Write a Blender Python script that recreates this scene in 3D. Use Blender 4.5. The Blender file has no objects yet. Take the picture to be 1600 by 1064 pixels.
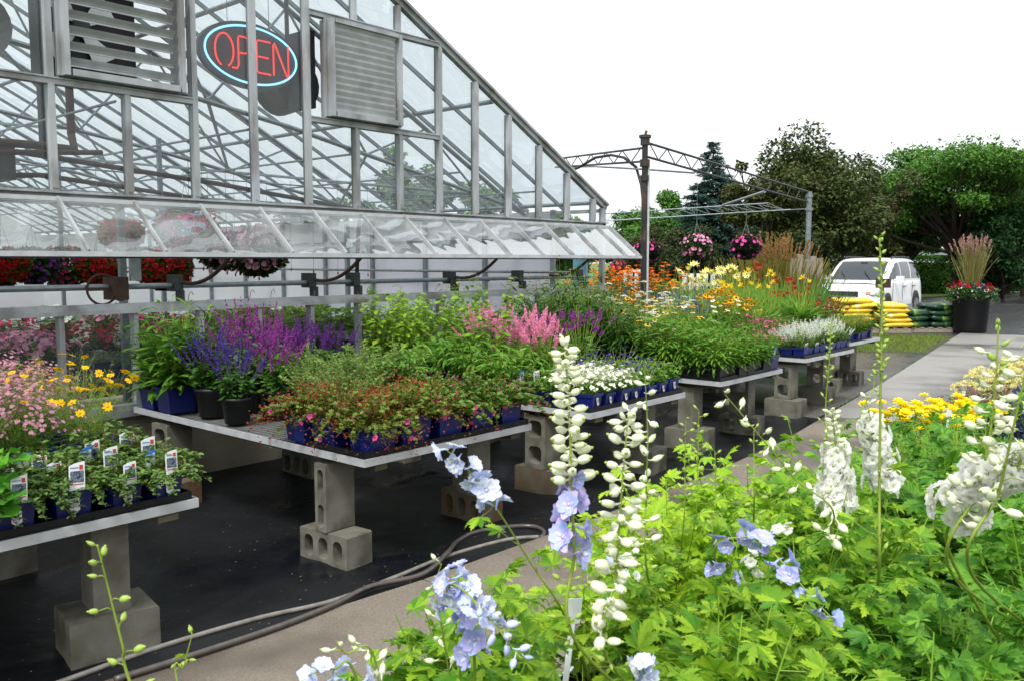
import bpy, math, random
import numpy as np
from mathutils import Vector, Matrix
sc = bpy.context.scene
COL = sc.collection
R_ = math.radians
rng = np.random.default_rng(7)
random.seed(7)

# ------------------------------------------------------------------ camera
FPX, HZ, YAW, CZ = 1360.0, 408.0, math.radians(41.0), 1.7
PITCH = math.atan((532 - HZ) / FPX)
Fv = np.array([math.cos(YAW) * math.cos(PITCH), math.sin(YAW) * math.cos(PITCH), -math.sin(PITCH)])
Rv = np.array([math.sin(YAW), -math.cos(YAW), 0.0])
Uv = np.cross(Rv, Fv)
def ray(x, y): return Fv + (x - 800) / FPX * Rv - (y - 532) / FPX * Uv
def G(x, y, z=0.0):                    # point of the survey photograph on a level plane
    d = ray(x, y); t = (z - CZ) / d[2]; return np.array([d[0] * t, d[1] * t, z])
def YP(x, y, Y):
    d = ray(x, y); t = Y / d[1]; return np.array([d[0] * t, Y, CZ + d[2] * t])
def DP(x, y, dep):                     # at a distance
    d = ray(x, y); hd = np.array([math.cos(YAW), math.sin(YAW), 0]); t = dep / float(d @ hd)
    return np.array([d[0] * t, d[1] * t, CZ + d[2] * t])
cam = bpy.data.cameras.new('camera'); cam.sensor_width = 36; cam.lens = 36 * FPX / 1600
cam.clip_start = 0.05; cam.clip_end = 2000
cam.dof.use_dof = True; cam.dof.focus_distance = 5.0; cam.dof.aperture_fstop = 13.0
co = bpy.data.objects.new('camera', cam); COL.objects.link(co)
co.location = (0, 0, CZ)
co.rotation_euler = Matrix((Rv, Uv, -Fv)).transposed().to_euler()
sc.camera = co

# ------------------------------------------------------------------ tagging
def tag(o, label=None, cat=None, group=None, kind=None):
    if label: o['label'] = label
    if cat: o['category'] = cat
    if group: o['group'] = group
    if kind: o['kind'] = kind
    return o
def empty(name, loc=(0, 0, 0), rz=0, label=None, cat=None, group=None):
    o = bpy.data.objects.new(name, None); COL.objects.link(o)
    o.location = loc; o.rotation_euler = (0, 0, rz); o.empty_display_size = .1
    return tag(o, label, cat, group)
KIDS = {}
def setp(c, p):
    c.parent = p; KIDS.setdefault(p.name, []).append(c)
def copy_tree(o, parent=None):
    c = o.copy(); COL.objects.link(c)
    if parent is not None: setp(c, parent)
    for ch in list(KIDS.get(o.name, [])): copy_tree(ch, c)
    return c

# ------------------------------------------------------------------ mesh builder
class MB:
    def __init__(s): s.V = []; s.F = []; s.n = 0
    def add(s, V, F, m=0):
        V = np.asarray(V, float).reshape(-1, 3)
        for f in (F if isinstance(F, list) and len(F) and isinstance(F[0], np.ndarray) and F[0].ndim == 2 else [np.asarray(F)]):
            if len(f): s.F.append((f + s.n, m))
        s.V.append(V); s.n += len(V); return s
    def tpl(s, t, M=None, T=None):      # scatter a template
        V, FL = t
        if M is None: M = np.eye(3)[None]; T = np.zeros((1, 3)) if T is None else np.asarray(T).reshape(1, 3)
        N = len(M)
        if N == 0: return s
        W = np.einsum('nij,vj->nvi', M, V) + T[:, None, :]
        off = (np.arange(N) * len(V))[:, None, None]
        for f, m in FL:
            s.F.append(((f[None] + off).reshape(-1, f.shape[1]) + s.n, m))
        s.V.append(W.reshape(-1, 3)); s.n += N * len(V); return s
    def box(s, x0, x1, y0, y1, z0, z1, m=0):
        V = [(x, y, z) for z in (z0, z1) for y in (y0, y1) for x in (x0, x1)]
        F = np.array([(0, 2, 3, 1), (4, 5, 7, 6), (0, 1, 5, 4), (2, 6, 7, 3), (0, 4, 6, 2), (1, 3, 7, 5)])
        return s.add(V, F, m)
    def bar(s, a, b, w, h, up=(0, 0, 1), m=0):    # box from a to b, w across, h along up
        a = np.array(a, float); b = np.array(b, float); d = b - a; L = np.linalg.norm(d); d /= L
        u = np.array(up, float); u -= d * (u @ d); u /= np.linalg.norm(u); r = np.cross(d, u)
        V = [a + d * t * L + r * x * w / 2 + u * y * h / 2 for t in (0, 1) for y in (-1, 1) for x in (-1, 1)]
        F = np.array([(0, 2, 3, 1), (4, 5, 7, 6), (0, 1, 5, 4), (2, 6, 7, 3), (0, 4, 6, 2), (1, 3, 7, 5)])[:, ::-1]
        return s.add(V, F, m)
    def tube(s, P, r, n=8, m=0, caps=True, closed=False):
        P = np.asarray(P, float); k = len(P); r = np.broadcast_to(np.asarray(r, float), (k,))
        D = np.gradient(P, axis=0)
        if closed: D = np.roll(P, -1, 0) - np.roll(P, 1, 0)
        D /= np.linalg.norm(D, axis=1)[:, None] + 1e-12
        up = np.array([0, 0, 1.]) if abs(D[0, 2]) < .9 else np.array([1., 0, 0])
        A = np.arange(n) / n * 2 * np.pi; V = []
        x = np.cross(D[0], up); x /= np.linalg.norm(x)
        for i in range(k):
            x = x - D[i] * (x @ D[i]); x /= np.linalg.norm(x) + 1e-12; y = np.cross(D[i], x)
            V.append(P[i] + r[i] * (np.cos(A)[:, None] * x + np.sin(A)[:, None] * y))
        V = np.concatenate(V); F = []
        for i in range(k if closed else k - 1):
            j = (i + 1) % k
            F += [(i * n + q, i * n + (q + 1) % n, j * n + (q + 1) % n, j * n + q) for q in range(n)]
        F = np.array(F)[:, ::-1]
        s.add(V, F, m)
        if caps and not closed:
            for base, rev in ((s.n - k * n, 0), (s.n - n, 1)):
                q = np.arange(base, base + n)
                tri = np.array([(q[0], q[i], q[i + 1]) for i in range(1, n - 1)])
                s.F.append((tri if not rev else tri[:, ::-1], m))
        return s
    def lathe(s, prof, n=16, c=(0, 0, 0), m=0, wob=0):
        A = np.arange(n) / n * 2 * np.pi; V = []; k = len(prof)
        for r, z in prof:
            rr = r * (1 + wob * np.sin(3 * A + z * 9))
            V.append(np.stack([c[0] + rr * np.cos(A), c[1] + rr * np.sin(A), np.full(n, c[2] + z)], 1))
        F = [(i * n + q, i * n + (q + 1) % n, (i + 1) * n + (q + 1) % n, (i + 1) * n + q) for i in range(k - 1) for q in range(n)]
        return s.add(np.concatenate(V), np.array(F), m)
    def poly(s, pts, m=0):
        return s.add(pts, np.arange(len(pts))[None], m)
    def build(s, name, mats, parent=None, smooth=False, loc=None):
        me = bpy.data.meshes.new(name)
        V = np.concatenate(s.V) if s.V else np.zeros((0, 3))
        me.vertices.add(len(V)); me.vertices.foreach_set('co', V.astype(np.float32).ravel())
        lt = np.concatenate([np.full(len(f), f.shape[1]) for f, m in s.F]); lv = np.concatenate([f.ravel() for f, m in s.F])
        mi = np.concatenate([np.full(len(f), m) for f, m in s.F])
        me.loops.add(len(lv)); me.loops.foreach_set('vertex_index', lv.astype(np.int32))
        me.polygons.add(len(lt)); st = np.concatenate([[0], np.cumsum(lt)[:-1]])
        me.polygons.foreach_set('loop_start', st.astype(np.int32)); me.polygons.foreach_set('loop_total', lt.astype(np.int32))
        me.polygons.foreach_set('material_index', mi.astype(np.int32))
        me.polygons.foreach_set('use_smooth', np.full(len(lt), bool(smooth)))
        me.update(calc_edges=True)
        for mt in (mats if isinstance(mats, (list, tuple)) else [mats]): me.materials.append(mt)
        o = bpy.data.objects.new(name, me); COL.objects.link(o)
        if parent is not None: setp(o, parent)
        if loc is not None: o.location = loc
        return o

def frames(D, roll=None, up=(0, 0, 1)):
    """columns x, y=dir, z=normal for N directions"""
    D = np.asarray(D, float); D = D / (np.linalg.norm(D, axis=1)[:, None] + 1e-12)
    U = np.broadcast_to(np.asarray(up, float), D.shape)
    X = np.cross(D, U); bad = np.linalg.norm(X, axis=1) < 1e-3
    X[bad] = np.array([1., 0, 0]); X /= np.linalg.norm(X, axis=1)[:, None]; Z = np.cross(X, D)
    if roll is not None:
        c = np.cos(roll)[:, None]; s_ = np.sin(roll)[:, None]; X, Z = X * c + Z * s_, Z * c - X * s_
    return np.stack([X, D, Z], 2)

# ------------------------------------------------------------------ materials
def nt(name):
    m = bpy.data.materials.new(name); m.use_nodes = True; n = m.node_tree.nodes; n.clear(); return m, n, m.node_tree.links
def node(n, t, **k):
    a = n.new(t)
    for q, v in k.items():
        if hasattr(a, q): setattr(a, q, v)
        else: a.inputs[q].default_value = v
    return a
def c4(c): return (c[0], c[1], c[2], 1)
def sr(h):
    h = h.lstrip('#'); v = [int(h[i:i + 2], 16) / 255 for i in (0, 2, 4)]
    return tuple(x / 12.92 if x <= .04045 else ((x + .055) / 1.055) ** 2.4 for x in v)
def mat(name, col, col2=None, scale=8, rough=.7, metal=0, bump=0, bscale=40, spec=.5, det=6, contrast=1, stretch=None, col3=None, s3=1.3, island=False, trans=0, rough2=None):
    """principled with noise between two colours, optional stain colour, bump, per-piece variation and translucency"""
    m, n, l = nt(name); out = n.new('ShaderNodeOutputMaterial'); p = n.new('ShaderNodeBsdfPrincipled')
    p.inputs['Roughness'].default_value = rough; p.inputs['Metallic'].default_value = metal; p.inputs['Specular IOR Level'].default_value = spec
    tc = n.new('ShaderNodeTexCoord'); src = tc.outputs['Object']
    if stretch:
        mp = n.new('ShaderNodeMapping'); mp.inputs['Scale'].default_value = stretch; l.new(src, mp.inputs[0]); src = mp.outputs[0]
    colout = None
    if col2 is not None:
        mx = n.new('ShaderNodeMix'); mx.data_type = 'RGBA'; mx.inputs[6].default_value = c4(col); mx.inputs[7].default_value = c4(col2)
        if island:
            g = n.new('ShaderNodeNewGeometry'); oi = n.new('ShaderNodeObjectInfo')
            ad = node(n, 'ShaderNodeMath', operation='MULTIPLY_ADD'); l.new(oi.outputs['Random'], ad.inputs[0]); ad.inputs[1].default_value = .35
            ml = node(n, 'ShaderNodeMath', operation='MULTIPLY'); l.new(g.outputs['Random Per Island'], ml.inputs[0]); ml.inputs[1].default_value = .8
            l.new(ml.outputs[0], ad.inputs[2]); l.new(ad.outputs[0], mx.inputs[0])
        else:
            ns = n.new('ShaderNodeTexNoise'); ns.inputs['Scale'].default_value = scale; ns.inputs['Detail'].default_value = det; l.new(src, ns.inputs[0])
            mr = n.new('ShaderNodeMapRange'); mr.inputs[1].default_value = .5 - .25 / contrast; mr.inputs[2].default_value = .5 + .25 / contrast
            l.new(ns.outputs[0], mr.inputs[0]); l.new(mr.outputs[0], mx.inputs[0])
        colout = mx.outputs[2]
        if col3 is not None:
            n3 = n.new('ShaderNodeTexNoise'); n3.inputs['Scale'].default_value = s3; n3.inputs['Detail'].default_value = 5; l.new(src, n3.inputs[0])
            r3 = n.new('ShaderNodeMapRange'); r3.inputs[1].default_value = .47; r3.inputs[2].default_value = .64; l.new(n3.outputs[0], r3.inputs[0])
            m3 = n.new('ShaderNodeMix'); m3.data_type = 'RGBA'; m3.inputs[7].default_value = c4(col3); l.new(colout, m3.inputs[6]); l.new(r3.outputs[0], m3.inputs[0]); colout = m3.outputs[2]
            if rough2 is not None:
                rr = n.new('ShaderNodeMapRange'); rr.inputs[3].default_value = rough; rr.inputs[4].default_value = rough2; l.new(r3.outputs[0], rr.inputs[0]); l.new(rr.outputs[0], p.inputs['Roughness'])
        l.new(colout, p.inputs['Base Color'])
    else: p.inputs['Base Color'].default_value = c4(col)
    if bump:
        nb = n.new('ShaderNodeTexNoise'); nb.inputs['Scale'].default_value = bscale; nb.inputs['Detail'].default_value = 6; l.new(src, nb.inputs[0])
        b = n.new('ShaderNodeBump'); b.inputs['Strength'].default_value = bump; b.inputs['Distance'].default_value = .02; l.new(nb.outputs[0], b.inputs['Height']); l.new(b.outputs[0], p.inputs['Normal'])
    if trans:
        t = n.new('ShaderNodeBsdfTranslucent'); ms = n.new('ShaderNodeMixShader'); ms.inputs[0].default_value = trans
        if colout is not None: l.new(colout, t.inputs[0])
        else: t.inputs[0].default_value = c4(col)
        l.new(p.outputs[0], ms.inputs[1]); l.new(t.outputs[0], ms.inputs[2]); l.new(ms.outputs[0], out.inputs[0])
    else: l.new(p.outputs[0], out.inputs[0])
    return m
_mc = {}
def leafm(c1, c2, trans=.35, rough=.45):
    k = ('L', c1, c2, trans)
    if k not in _mc: _mc[k] = mat('leaf_' + c1.strip('#'), sr(c1), sr(c2), island=True, trans=trans, rough=rough, spec=.25)
    return _mc[k]
def petm(c1, c2=None, trans=.3):
    k = ('P', c1, c2)
    k = k + (trans,)
    if k not in _mc: _mc[k] = mat('petal_' + c1.strip('#'), sr(c1), sr(c2 or c1), island=True, trans=trans, rough=.6, spec=.2)
    return _mc[k]
def emis(name, c, s):
    m, n, l = nt(name); o = n.new('ShaderNodeOutputMaterial'); e = n.new('ShaderNodeEmission'); e.inputs[0].default_value = c4(c); e.inputs[1].default_value = s
    l.new(e.outputs[0], o.inputs[0]); return m
def glassm(name, fm=1.2, tint=(.93, .97, .97), refl=.9, dirt=.08, dcol=(.75, .8, .8), gr=.02, stretch=(1, 1, .3), dscale=2.5, bow=0.0):
    """a single pane: clear transmission, fresnel reflection, a film of dirt"""
    m, n, l = nt(name); o = n.new('ShaderNodeOutputMaterial')
    t = n.new('ShaderNodeBsdfTransparent'); t.inputs[0].default_value = c4(tint)
    g = n.new('ShaderNodeBsdfGlossy'); g.inputs['Roughness'].default_value = gr; g.inputs[0].default_value = (refl, refl, refl, 1)
    fr = n.new('ShaderNodeFresnel'); fr.inputs[0].default_value = 1.5
    mu = node(n, 'ShaderNodeMath', operation='MULTIPLY'); mu.inputs[1].default_value = fm; mu.use_clamp = True; l.new(fr.outputs[0], mu.inputs[0])
    a = n.new('ShaderNodeMixShader'); l.new(mu.outputs[0], a.inputs[0]); l.new(t.outputs[0], a.inputs[1]); l.new(g.outputs[0], a.inputs[2])
    d = n.new('ShaderNodeBsdfDiffuse'); d.inputs[0].default_value = c4(dcol); tr = n.new('ShaderNodeBsdfTranslucent'); tr.inputs[0].default_value = c4(dcol)
    dm = n.new('ShaderNodeMixShader'); dm.inputs[0].default_value = .5; l.new(d.outputs[0], dm.inputs[1]); l.new(tr.outputs[0], dm.inputs[2])
    tc = n.new('ShaderNodeTexCoord'); mp = n.new('ShaderNodeMapping'); mp.inputs['Scale'].default_value = stretch; l.new(tc.outputs['Object'], mp.inputs[0])
    ns = n.new('ShaderNodeTexNoise'); ns.inputs['Scale'].default_value = dscale; ns.inputs['Detail'].default_value = 7; l.new(mp.outputs[0], ns.inputs[0])
    mr = n.new('ShaderNodeMapRange'); mr.inputs[1].default_value = .38; mr.inputs[2].default_value = .72; mr.inputs[3].default_value = dirt * .3; mr.inputs[4].default_value = dirt * 2.2; l.new(ns.outputs[0], mr.inputs[0])
    f = n.new('ShaderNodeMixShader'); l.new(mr.outputs[0], f.inputs[0]); l.new(a.outputs[0], f.inputs[1]); l.new(dm.outputs[0], f.inputs[2]); l.new(f.outputs[0], o.inputs[0])
    if bow:
        nb = n.new('ShaderNodeTexNoise'); nb.inputs['Scale'].default_value = 1.6; l.new(tc.outputs['Object'], nb.inputs[0])
        b = n.new('ShaderNodeBump'); b.inputs['Strength'].default_value = bow; b.inputs['Distance'].default_value = .05; l.new(nb.outputs[0], b.inputs['Height']); l.new(b.outputs[0], g.inputs['Normal'])
    return m

M = {}
M['alu'] = mat('aluminium_weathered', sr('#b2b6ba'), sr('#94989c'), scale=6, rough=.5, metal=.15, bump=.05, stretch=(1, 1, .4), col3=sr('#7c7d7c'), s3=4)
M['alu_bright'] = mat('aluminium_bright', sr('#c6cacd'), sr('#a6aaae'), scale=9, rough=.4, metal=.2, bump=.04)
M['galv'] = mat('galvanised_steel', sr('#8f979b'), sr('#6b7478'), scale=14, rough=.45, metal=.6, bump=.05)
M['post_dark'] = mat('dark_painted_post', sr('#2e2a28'), sr('#1c1a1a'), scale=10, rough=.5, spec=.4, col3=sr('#4a3a2e'), s3=4)
M['galv_dark'] = mat('dark_steel', sr('#44484a'), sr('#303436'), scale=14, rough=.5, metal=.5)
M['rust'] = mat('rusty_steel', sr('#4a3228'), sr('#2e211c'), scale=20, rough=.75, metal=.2, bump=.2)
M['black'] = mat('black_plastic', (.006, .006, .007), (.011, .011, .013), scale=20, rough=.45, bump=.03, spec=.3)
M['soil'] = mat('potting_soil', (.02, .013, .009), (.045, .03, .02), scale=60, rough=.95, bump=.6, bscale=120)
M['blue'] = mat('blue_pot_plastic', sr('#11226e'), sr('#0b1850'), scale=8, rough=.4, bump=.02)
M['white'] = mat('white_plastic', (.75, .77, .78), (.62, .64, .66), scale=10, rough=.5)
M['concrete'] = mat('concrete_block', sr('#7d7b70'), sr('#5f5d52'), scale=9, rough=.95, bump=.5, bscale=230, col3=sr('#4a4736'), s3=4)
M['concrete_brown'] = mat('stained_concrete_block', sr('#6c6454'), sr('#4f4432'), scale=7, rough=.95, bump=.5, bscale=230, col3=sr('#6b4a30'), s3=5)
M['concrete_wall'] = mat('cast_concrete', sr('#9a9382'), sr('#7f7969'), scale=4, rough=.9, bump=.2, bscale=40, col3=sr('#5f5a4c'), s3=2.2)
M['wood'] = mat('weathered_timber', sr('#6f6656'), sr('#4c4436'), scale=6, rough=.85, bump=.2, stretch=(1, 12, 12), bscale=20)
M['wood_grey'] = mat('grey_old_boards', sr('#9c9384'), sr('#6d6455'), scale=5, rough=.9, bump=.25, stretch=(9, 9, .8), bscale=12)
M['wood_wet'] = mat('mossy_timber', sr('#4b4a34'), sr('#2f2b20'), scale=8, rough=.7, bump=.2)
M['poly'] = mat('white_polythene', (.72, .72, .77), (.55, .55, .62), scale=.9, rough=.5, trans=.5, spec=.4, bump=.15, bscale=2.5)
M['glass'] = glassm('greenhouse_glass', fm=1.1, dirt=.045, tint=(.90, .94, .95), bow=.25)
M['glass_roof'] = glassm('roof_glass', fm=.35, dirt=.05, stretch=(.5, 1, .5), tint=(.87, .94, .96), dcol=(.62, .68, .7), bow=.2)
M['glass_vent'] = glassm('vent_glass', fm=3.6, dirt=.17, refl=1, bow=.5)
M['stem'] = leafm('#9fae4e', '#7d9638', .15)
M['stemred'] = leafm('#6e3a22', '#7e6a30', .1)
# ================================================================== SETTING: ground, paths, lot
def structure(name, mb, m, z=None, smooth=False):
    o = mb.build(name, m, smooth=smooth); o['kind'] = 'structure'; return o
def sheet(name, pts, z, m, sub=None):
    mb = MB(); mb.poly([(x, y, z) for x, y in pts]); return structure(name, mb, m)
M['lawn'] = mat('lawn', sr('#4c6a22'), sr('#6d8030'), scale=3, rough=.9, bump=.5, bscale=30, col3=sr('#3a5a1c'), s3=.4)
M['asphalt'] = mat('wet_asphalt', (.055, .056, .06), (.028, .029, .032), scale=.8, rough=.32, bump=.25, bscale=60, spec=.5, col3=(.09, .09, .095), s3=.35, stretch=(.35, 1.6, 1), rough2=.14)
M['fabric'] = mat('wet_weed_fabric', (.006, .007, .008), (.014, .015, .017), scale=2.2, rough=.5, bump=.35, bscale=7, spec=.3, col3=(.004, .005, .008), s3=1.1, rough2=.24)
M['fabric_far'] = mat('wet_weed_fabric_bare', (.03, .031, .035), (.05, .051, .055), scale=1.6, rough=.34, bump=.3, bscale=9, spec=.5, col3=(.02, .02, .024), s3=.7, rough2=.2)
M['walk'] = mat('brown_concrete', sr('#8a8175'), sr('#665f55'), scale=110, rough=.62, bump=.45, bscale=130, spec=.4, col3=sr('#585149'), s3=.9, rough2=.35)
M['walk_far'] = mat('pale_wet_concrete', sr('#8e8c88'), sr('#7d7b77'), scale=60, rough=.42, bump=.15, bscale=80, spec=.5, col3=sr('#66645f'), s3=.7, stretch=(1.1, .8, 1), rough2=.2)
M['gravel'] = mat('gravel', (.03, .028, .025), (.16, .15, .13), scale=60, rough=.8, bump=.9, bscale=70, contrast=1.6)
sheet('ground', [(-300, -300), (400, -300), (400, 400), (-300, 400)], -.03, M['lawn'])
EDGE = [(-3, 3.55), (1, 3.47), (3, 3.28), (5.5, 3.22), (7.5, 3.32), (9.3, 3.56), (12, 3.9), (19.6, 5.0), (22.0, 5.35)]
W_ = 1.75
fe = [(x, y + .02) for x, y in EDGE if x <= 17] + [(17, 4.6)]
sheet('weed_fabric', [(-3, 3.55), (1, 3.47), (3, 3.28), (5.5, 3.22), (7.5, 3.32), (9.6, 3.6), (10.4, 6.9), (10.4, 9), (9.2, 9), (9.2, 6.42), (-6, 6.42), (-6, 3.6)], .004, M['fabric'])
sheet('bare_fabric', [(9.6, 3.6), (12, 3.9), (17.1, 4.63), (16.4, 6.3), (14.5, 8.5), (14, 12), (9.2, 12), (9.2, 9), (10.4, 9), (10.4, 6.9)], .004, M['fabric_far'])
# slabs of the path, each with an open joint before the next
def seglerp(x):
    for (a, b), (c, d) in zip(EDGE, EDGE[1:]):
        if x <= c: return b + (d - b) * (x - a) / (c - a)
    return EDGE[-1][1]
def path_part(name, xs, m, z):
    mb = MB()
    for a, b in zip(xs, xs[1:]):
        a2 = a + .012
        ya, yb = seglerp(a2), seglerp(b); w = 1.9 if a < 9 else 2.6
        da = .09 if a < 9 else .5
        V = [(a2, ya, z), (b, yb, z), (b + da, yb - w, z), (a2 + da, ya - w, z)]
        V += [(x, y, -.1) for x, y, _ in V]
        mb.add(V, np.array([(0, 3, 2, 1), (0, 1, 5, 4), (1, 2, 6, 5), (2, 3, 7, 6), (3, 0, 4, 7)]))
    return structure(name, mb, m)
path_part('path', [-3, -1.5, 0, 1.5, 3.05, 4.6, 6.15, 7.7, 9.25], M['walk'], .03)
path_part('concrete_path', list(np.arange(9.25, 22.3, 1.6)), M['walk_far'], .034)
sheet('parking_lot', [(22.0, -30), (60, -30), (60, 9.5), (42, 12.6), (40, 40), (16, 40), (14.5, 14), (17.2, 8.4), (21.2, 5.6), (22.2, 5.3)], -.01, M['asphalt'])
sheet('yard', [(9.27, -20), (22.2, -20), (22.2, 5.0), (19.6, 3.6), (9.3, 1.9)], -.008, M['asphalt'])
sheet('yard_soil', [(-4, -8), (9.26, -8), (9.26, 1.8), (-4, 1.9)], -.006, M['gravel'])
sheet('gravel_strip', [(9.2, 3.62), (12.3, 4.0), (12.2, 4.5), (9.2, 4.1)], .008, M['gravel'])
sheet('greenhouse_floor', [(-5.9, 6.42), (9.05, 6.42), (9.05, 26), (-5.9, 26)], .003, M['concrete_wall'])
M['verge'] = mat('thin_wet_grass', sr('#3c4420'), sr('#2c271e'), scale=5, rough=.8, bump=.6, bscale=40, contrast=1.5)
sheet('verge', [(17.1, 4.66), (21.6, 5.3), (20.2, 7.2), (16.2, 7.6), (16.2, 6.3)], .006, M['verge'])
def grass(name, label, poly, n, h, m, cat='grass'):
    lo = np.min(poly, 0); hi = np.max(poly, 0); P = rng.uniform(lo, hi, (n * 2, 2)); ok = []
    for x, y in P:
        c = False
        for (a, b), (c2, d) in zip(poly, poly[1:] + poly[:1]):
            if (b > y) != (d > y) and x < (c2 - a) * (y - b) / (d - b) + a: c = not c
        ok.append(c)
    P = P[np.array(ok)][:n]; k = len(P)
    V = np.array([(-.5, 0, 0), (.5, 0, 0), (.25, .6, .04), (-.25, .6, .04), (0, 1, .15)]) * (.012, 1, 1)
    D = np.stack([rng.normal(0, .45, k), rng.normal(0, .45, k), np.ones(k)], 1)
    Fm = frames(D, rng.uniform(0, 6.3, k)); Fm[:, :, 1:] *= (h * rng.uniform(.4, 1.2, k))[:, None, None]
    mb = MB().tpl((V, [(np.array([(0, 1, 2, 3)]), 0), (np.array([(3, 2, 4)]), 0)]), Fm, np.column_stack([P, np.full(k, .0)]))
    o = mb.build(name, m); o['kind'] = 'stuff'; return tag(o, label, cat)
grass('grass', 'thin yellow green grass strip in front of the stacked sacks', [(17.2, 4.8), (21.3, 5.4), (20.2, 7.2), (16.2, 7.5), (16.3, 6.3)], 5500, .08, leafm('#8a9a2c', '#5f7d26', .3))
grass('moss_strip', 'moss and seedlings along the crack beside the brown path', [(1.0, 3.47), (3, 3.29), (5.5, 3.23), (7.5, 3.33), (7.5, 3.36), (5.5, 3.26), (3, 3.34), (1, 3.52)], 700, .022, leafm('#5f7d26', '#3f5a1c', .3), 'moss')
grass('edge_grass', 'line of grass along the edge of the pale wet path', [(9.3, 3.56), (12, 3.9), (19.6, 5.0), (19.6, 5.07), (12, 3.97), (9.3, 3.63)], 1800, .05, leafm('#6f9a2c', '#4f7d26', .3))
# the cloth itself lies in low folds
nx, ny = 260, 90; gx = np.linspace(-2.5, 9.1, nx); gy = np.linspace(0, 1, ny); V = []
def vn(x, y, k):
    return np.sin(x * 1.7 * k + 2.1 * np.sin(y * 1.3 * k + k)) * np.cos(y * 2.3 * k + 1.7 * np.sin(x * .9 * k))
for x in gx:
    e = seglerp(x) + .03; yy = e + gy * (6.36 - e); r = (1 - np.abs(vn(x, yy, 1.1))) ** 9 * .014 + (1 - np.abs(vn(x + 3, yy * .6, 2.3))) ** 7 * .007 + .002 * vn(x, yy, 6)
    r *= np.clip(gy * 8, 0, 1) * np.clip((1 - gy) * 8, 0, 1); V.append(np.stack([np.full(ny, x), yy, .0075 + r], 1))
Fg = [(i * ny + j, (i + 1) * ny + j, (i + 1) * ny + j + 1, i * ny + j + 1) for i in range(nx - 1) for j in range(ny - 1)]
structure('weed_fabric_folds', MB().add(np.concatenate(V), np.array(Fg)), M['fabric'], smooth=True)
# petals and crumbs on the fabric
k = 2600
P = np.column_stack([rng.uniform(.5, 9, k), rng.uniform(3.4, 6.3, k), np.full(k, .022)])
mb = MB().tpl((np.array([(-.5, 0, 0), (0, -.4, .1), (.5, .1, 0), (0, .5, .15)]) * .012, [(np.array([(0, 1, 2, 3)]), 0)]),
              frames(np.column_stack([rng.normal(size=(k, 2)), np.zeros(k)])) * rng.uniform(.15, 1.0, k)[:, None, None] ** 1.3, P)
o = mb.build('fallen_petals', mat('fallen_petals', sr('#8d6a7c'), sr('#7c6e3a'), island=True, rough=.8)); o['kind'] = 'stuff'; tag(o, 'fallen petals and crumbs scattered on the black weed fabric', 'petals')

# ================================================================== GREENHOUSE
Y0, XE, ZE, SL, XR = 6.4, 9.1, 2.40, .516, 1.5
YB = 24.0
zr = lambda x: ZE + SL * (XE - x) if x >= XR else ZE + SL * (XE - XR) - SL * (XR - x)
gh = empty('greenhouse', (0, 0, 0), 0, 'large aluminium framed glass greenhouse with gabled front, louvred vents and a propped long vent sash', 'greenhouse')
def part(name, mb, m, par=gh, smooth=False): return mb.build(name, m, par, smooth)
part('base_wall', MB().box(-6, XE + .03, Y0 - .02, Y0 + .16, -.02, .55), M['concrete_wall'])
mb = MB().box(-6.02, XE + .05, Y0 - .06, Y0 + .2, .55, .60).box(-6.02, XE + .05, Y0 - .045, Y0 + .05, .60, .64)
part('base_sill', mb, M['alu'])
mb = MB().box(-6.02, XE + .04, Y0 - .07, Y0 + .06, 1.315, 1.345).box(-6.02, XE + .04, Y0 - .05, Y0 + .05, 1.345, 1.365).box(-6.02, XE + .04, Y0 - .035, Y0 + .05, 1.365, 1.385)
part('sill_rail', mb, M['alu'])
mb = MB().box(-6.02, XE + .04, Y0 - .05, Y0 + .05, 2.09, 2.13).box(-6.02, XE + .04, Y0 - .03, Y0 + .05, 2.13, 2.165).box(-6.02, XE + .04, Y0 - .075, Y0 + .05, 2.165, 2.18)
part('header_beam', mb, M['alu'])
KS = range(-9, 13); XK = [2.52 + .53 * k for k in KS]
for x in XK:
    part('mullion', MB().box(x - .018, x + .018, Y0 - .035, Y0 + .035, .64, 1.315), M['alu'])
    top = zr(x) - .05
    if abs(x - 3.05) < .01: top = 2.905
    if abs(x - 5.17) < .01 or abs(x - 5.70) < .01:
        part('mullion', MB().box(x - .018, x + .018, Y0 - .035, Y0 + .035, 3.86, top), M['alu']); top = 2.905
    part('mullion', MB().box(x - .018, x + .018, Y0 - .035, Y0 + .035, 2.18, top).box(x - .022, x + .022, Y0 - .044, Y0 - .037, 2.2, top - .02), M['alu'])
for x0, x1, z in ((-2.2, 3.56, 2.93), (4.66, 6.21, 2.93), (4.66, 6.21, 3.835), (2.54, 3.56, 3.83)):
    part('transom', MB().box(x0, x1, Y0 - .042, Y0 + .03, z - .025, z + .025).box(x0, x1, Y0 - .055, Y0 - .042, z + .012, z + .02), M['alu'])
part('corner_post', MB().box(XE - .03, XE + .03, Y0 - .03, Y0 + .03, .60, 2.36), M['alu'])
part('mullion', MB().box(5.655, 5.695, Y0 - .05, Y0 + .02, 2.96, 3.81), M['alu'])
# gable edge beams
for xa, xb in ((XR, XE + .06), (XR, -6.06)):
    a, b = (xa, Y0, zr(xa)), (xb, Y0, zr(xb))
    mb = MB(); up = (SL, 0, 1) if xb > xa else (-SL, 0, 1)
    mb.bar(a, b, .06, .07, up); mb.bar((a[0], Y0 - .045, a[2] + .03), (b[0], Y0 - .045, b[2] + .03), .03, .025, up)
    part('gable_rafter', mb, M['alu'])
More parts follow.
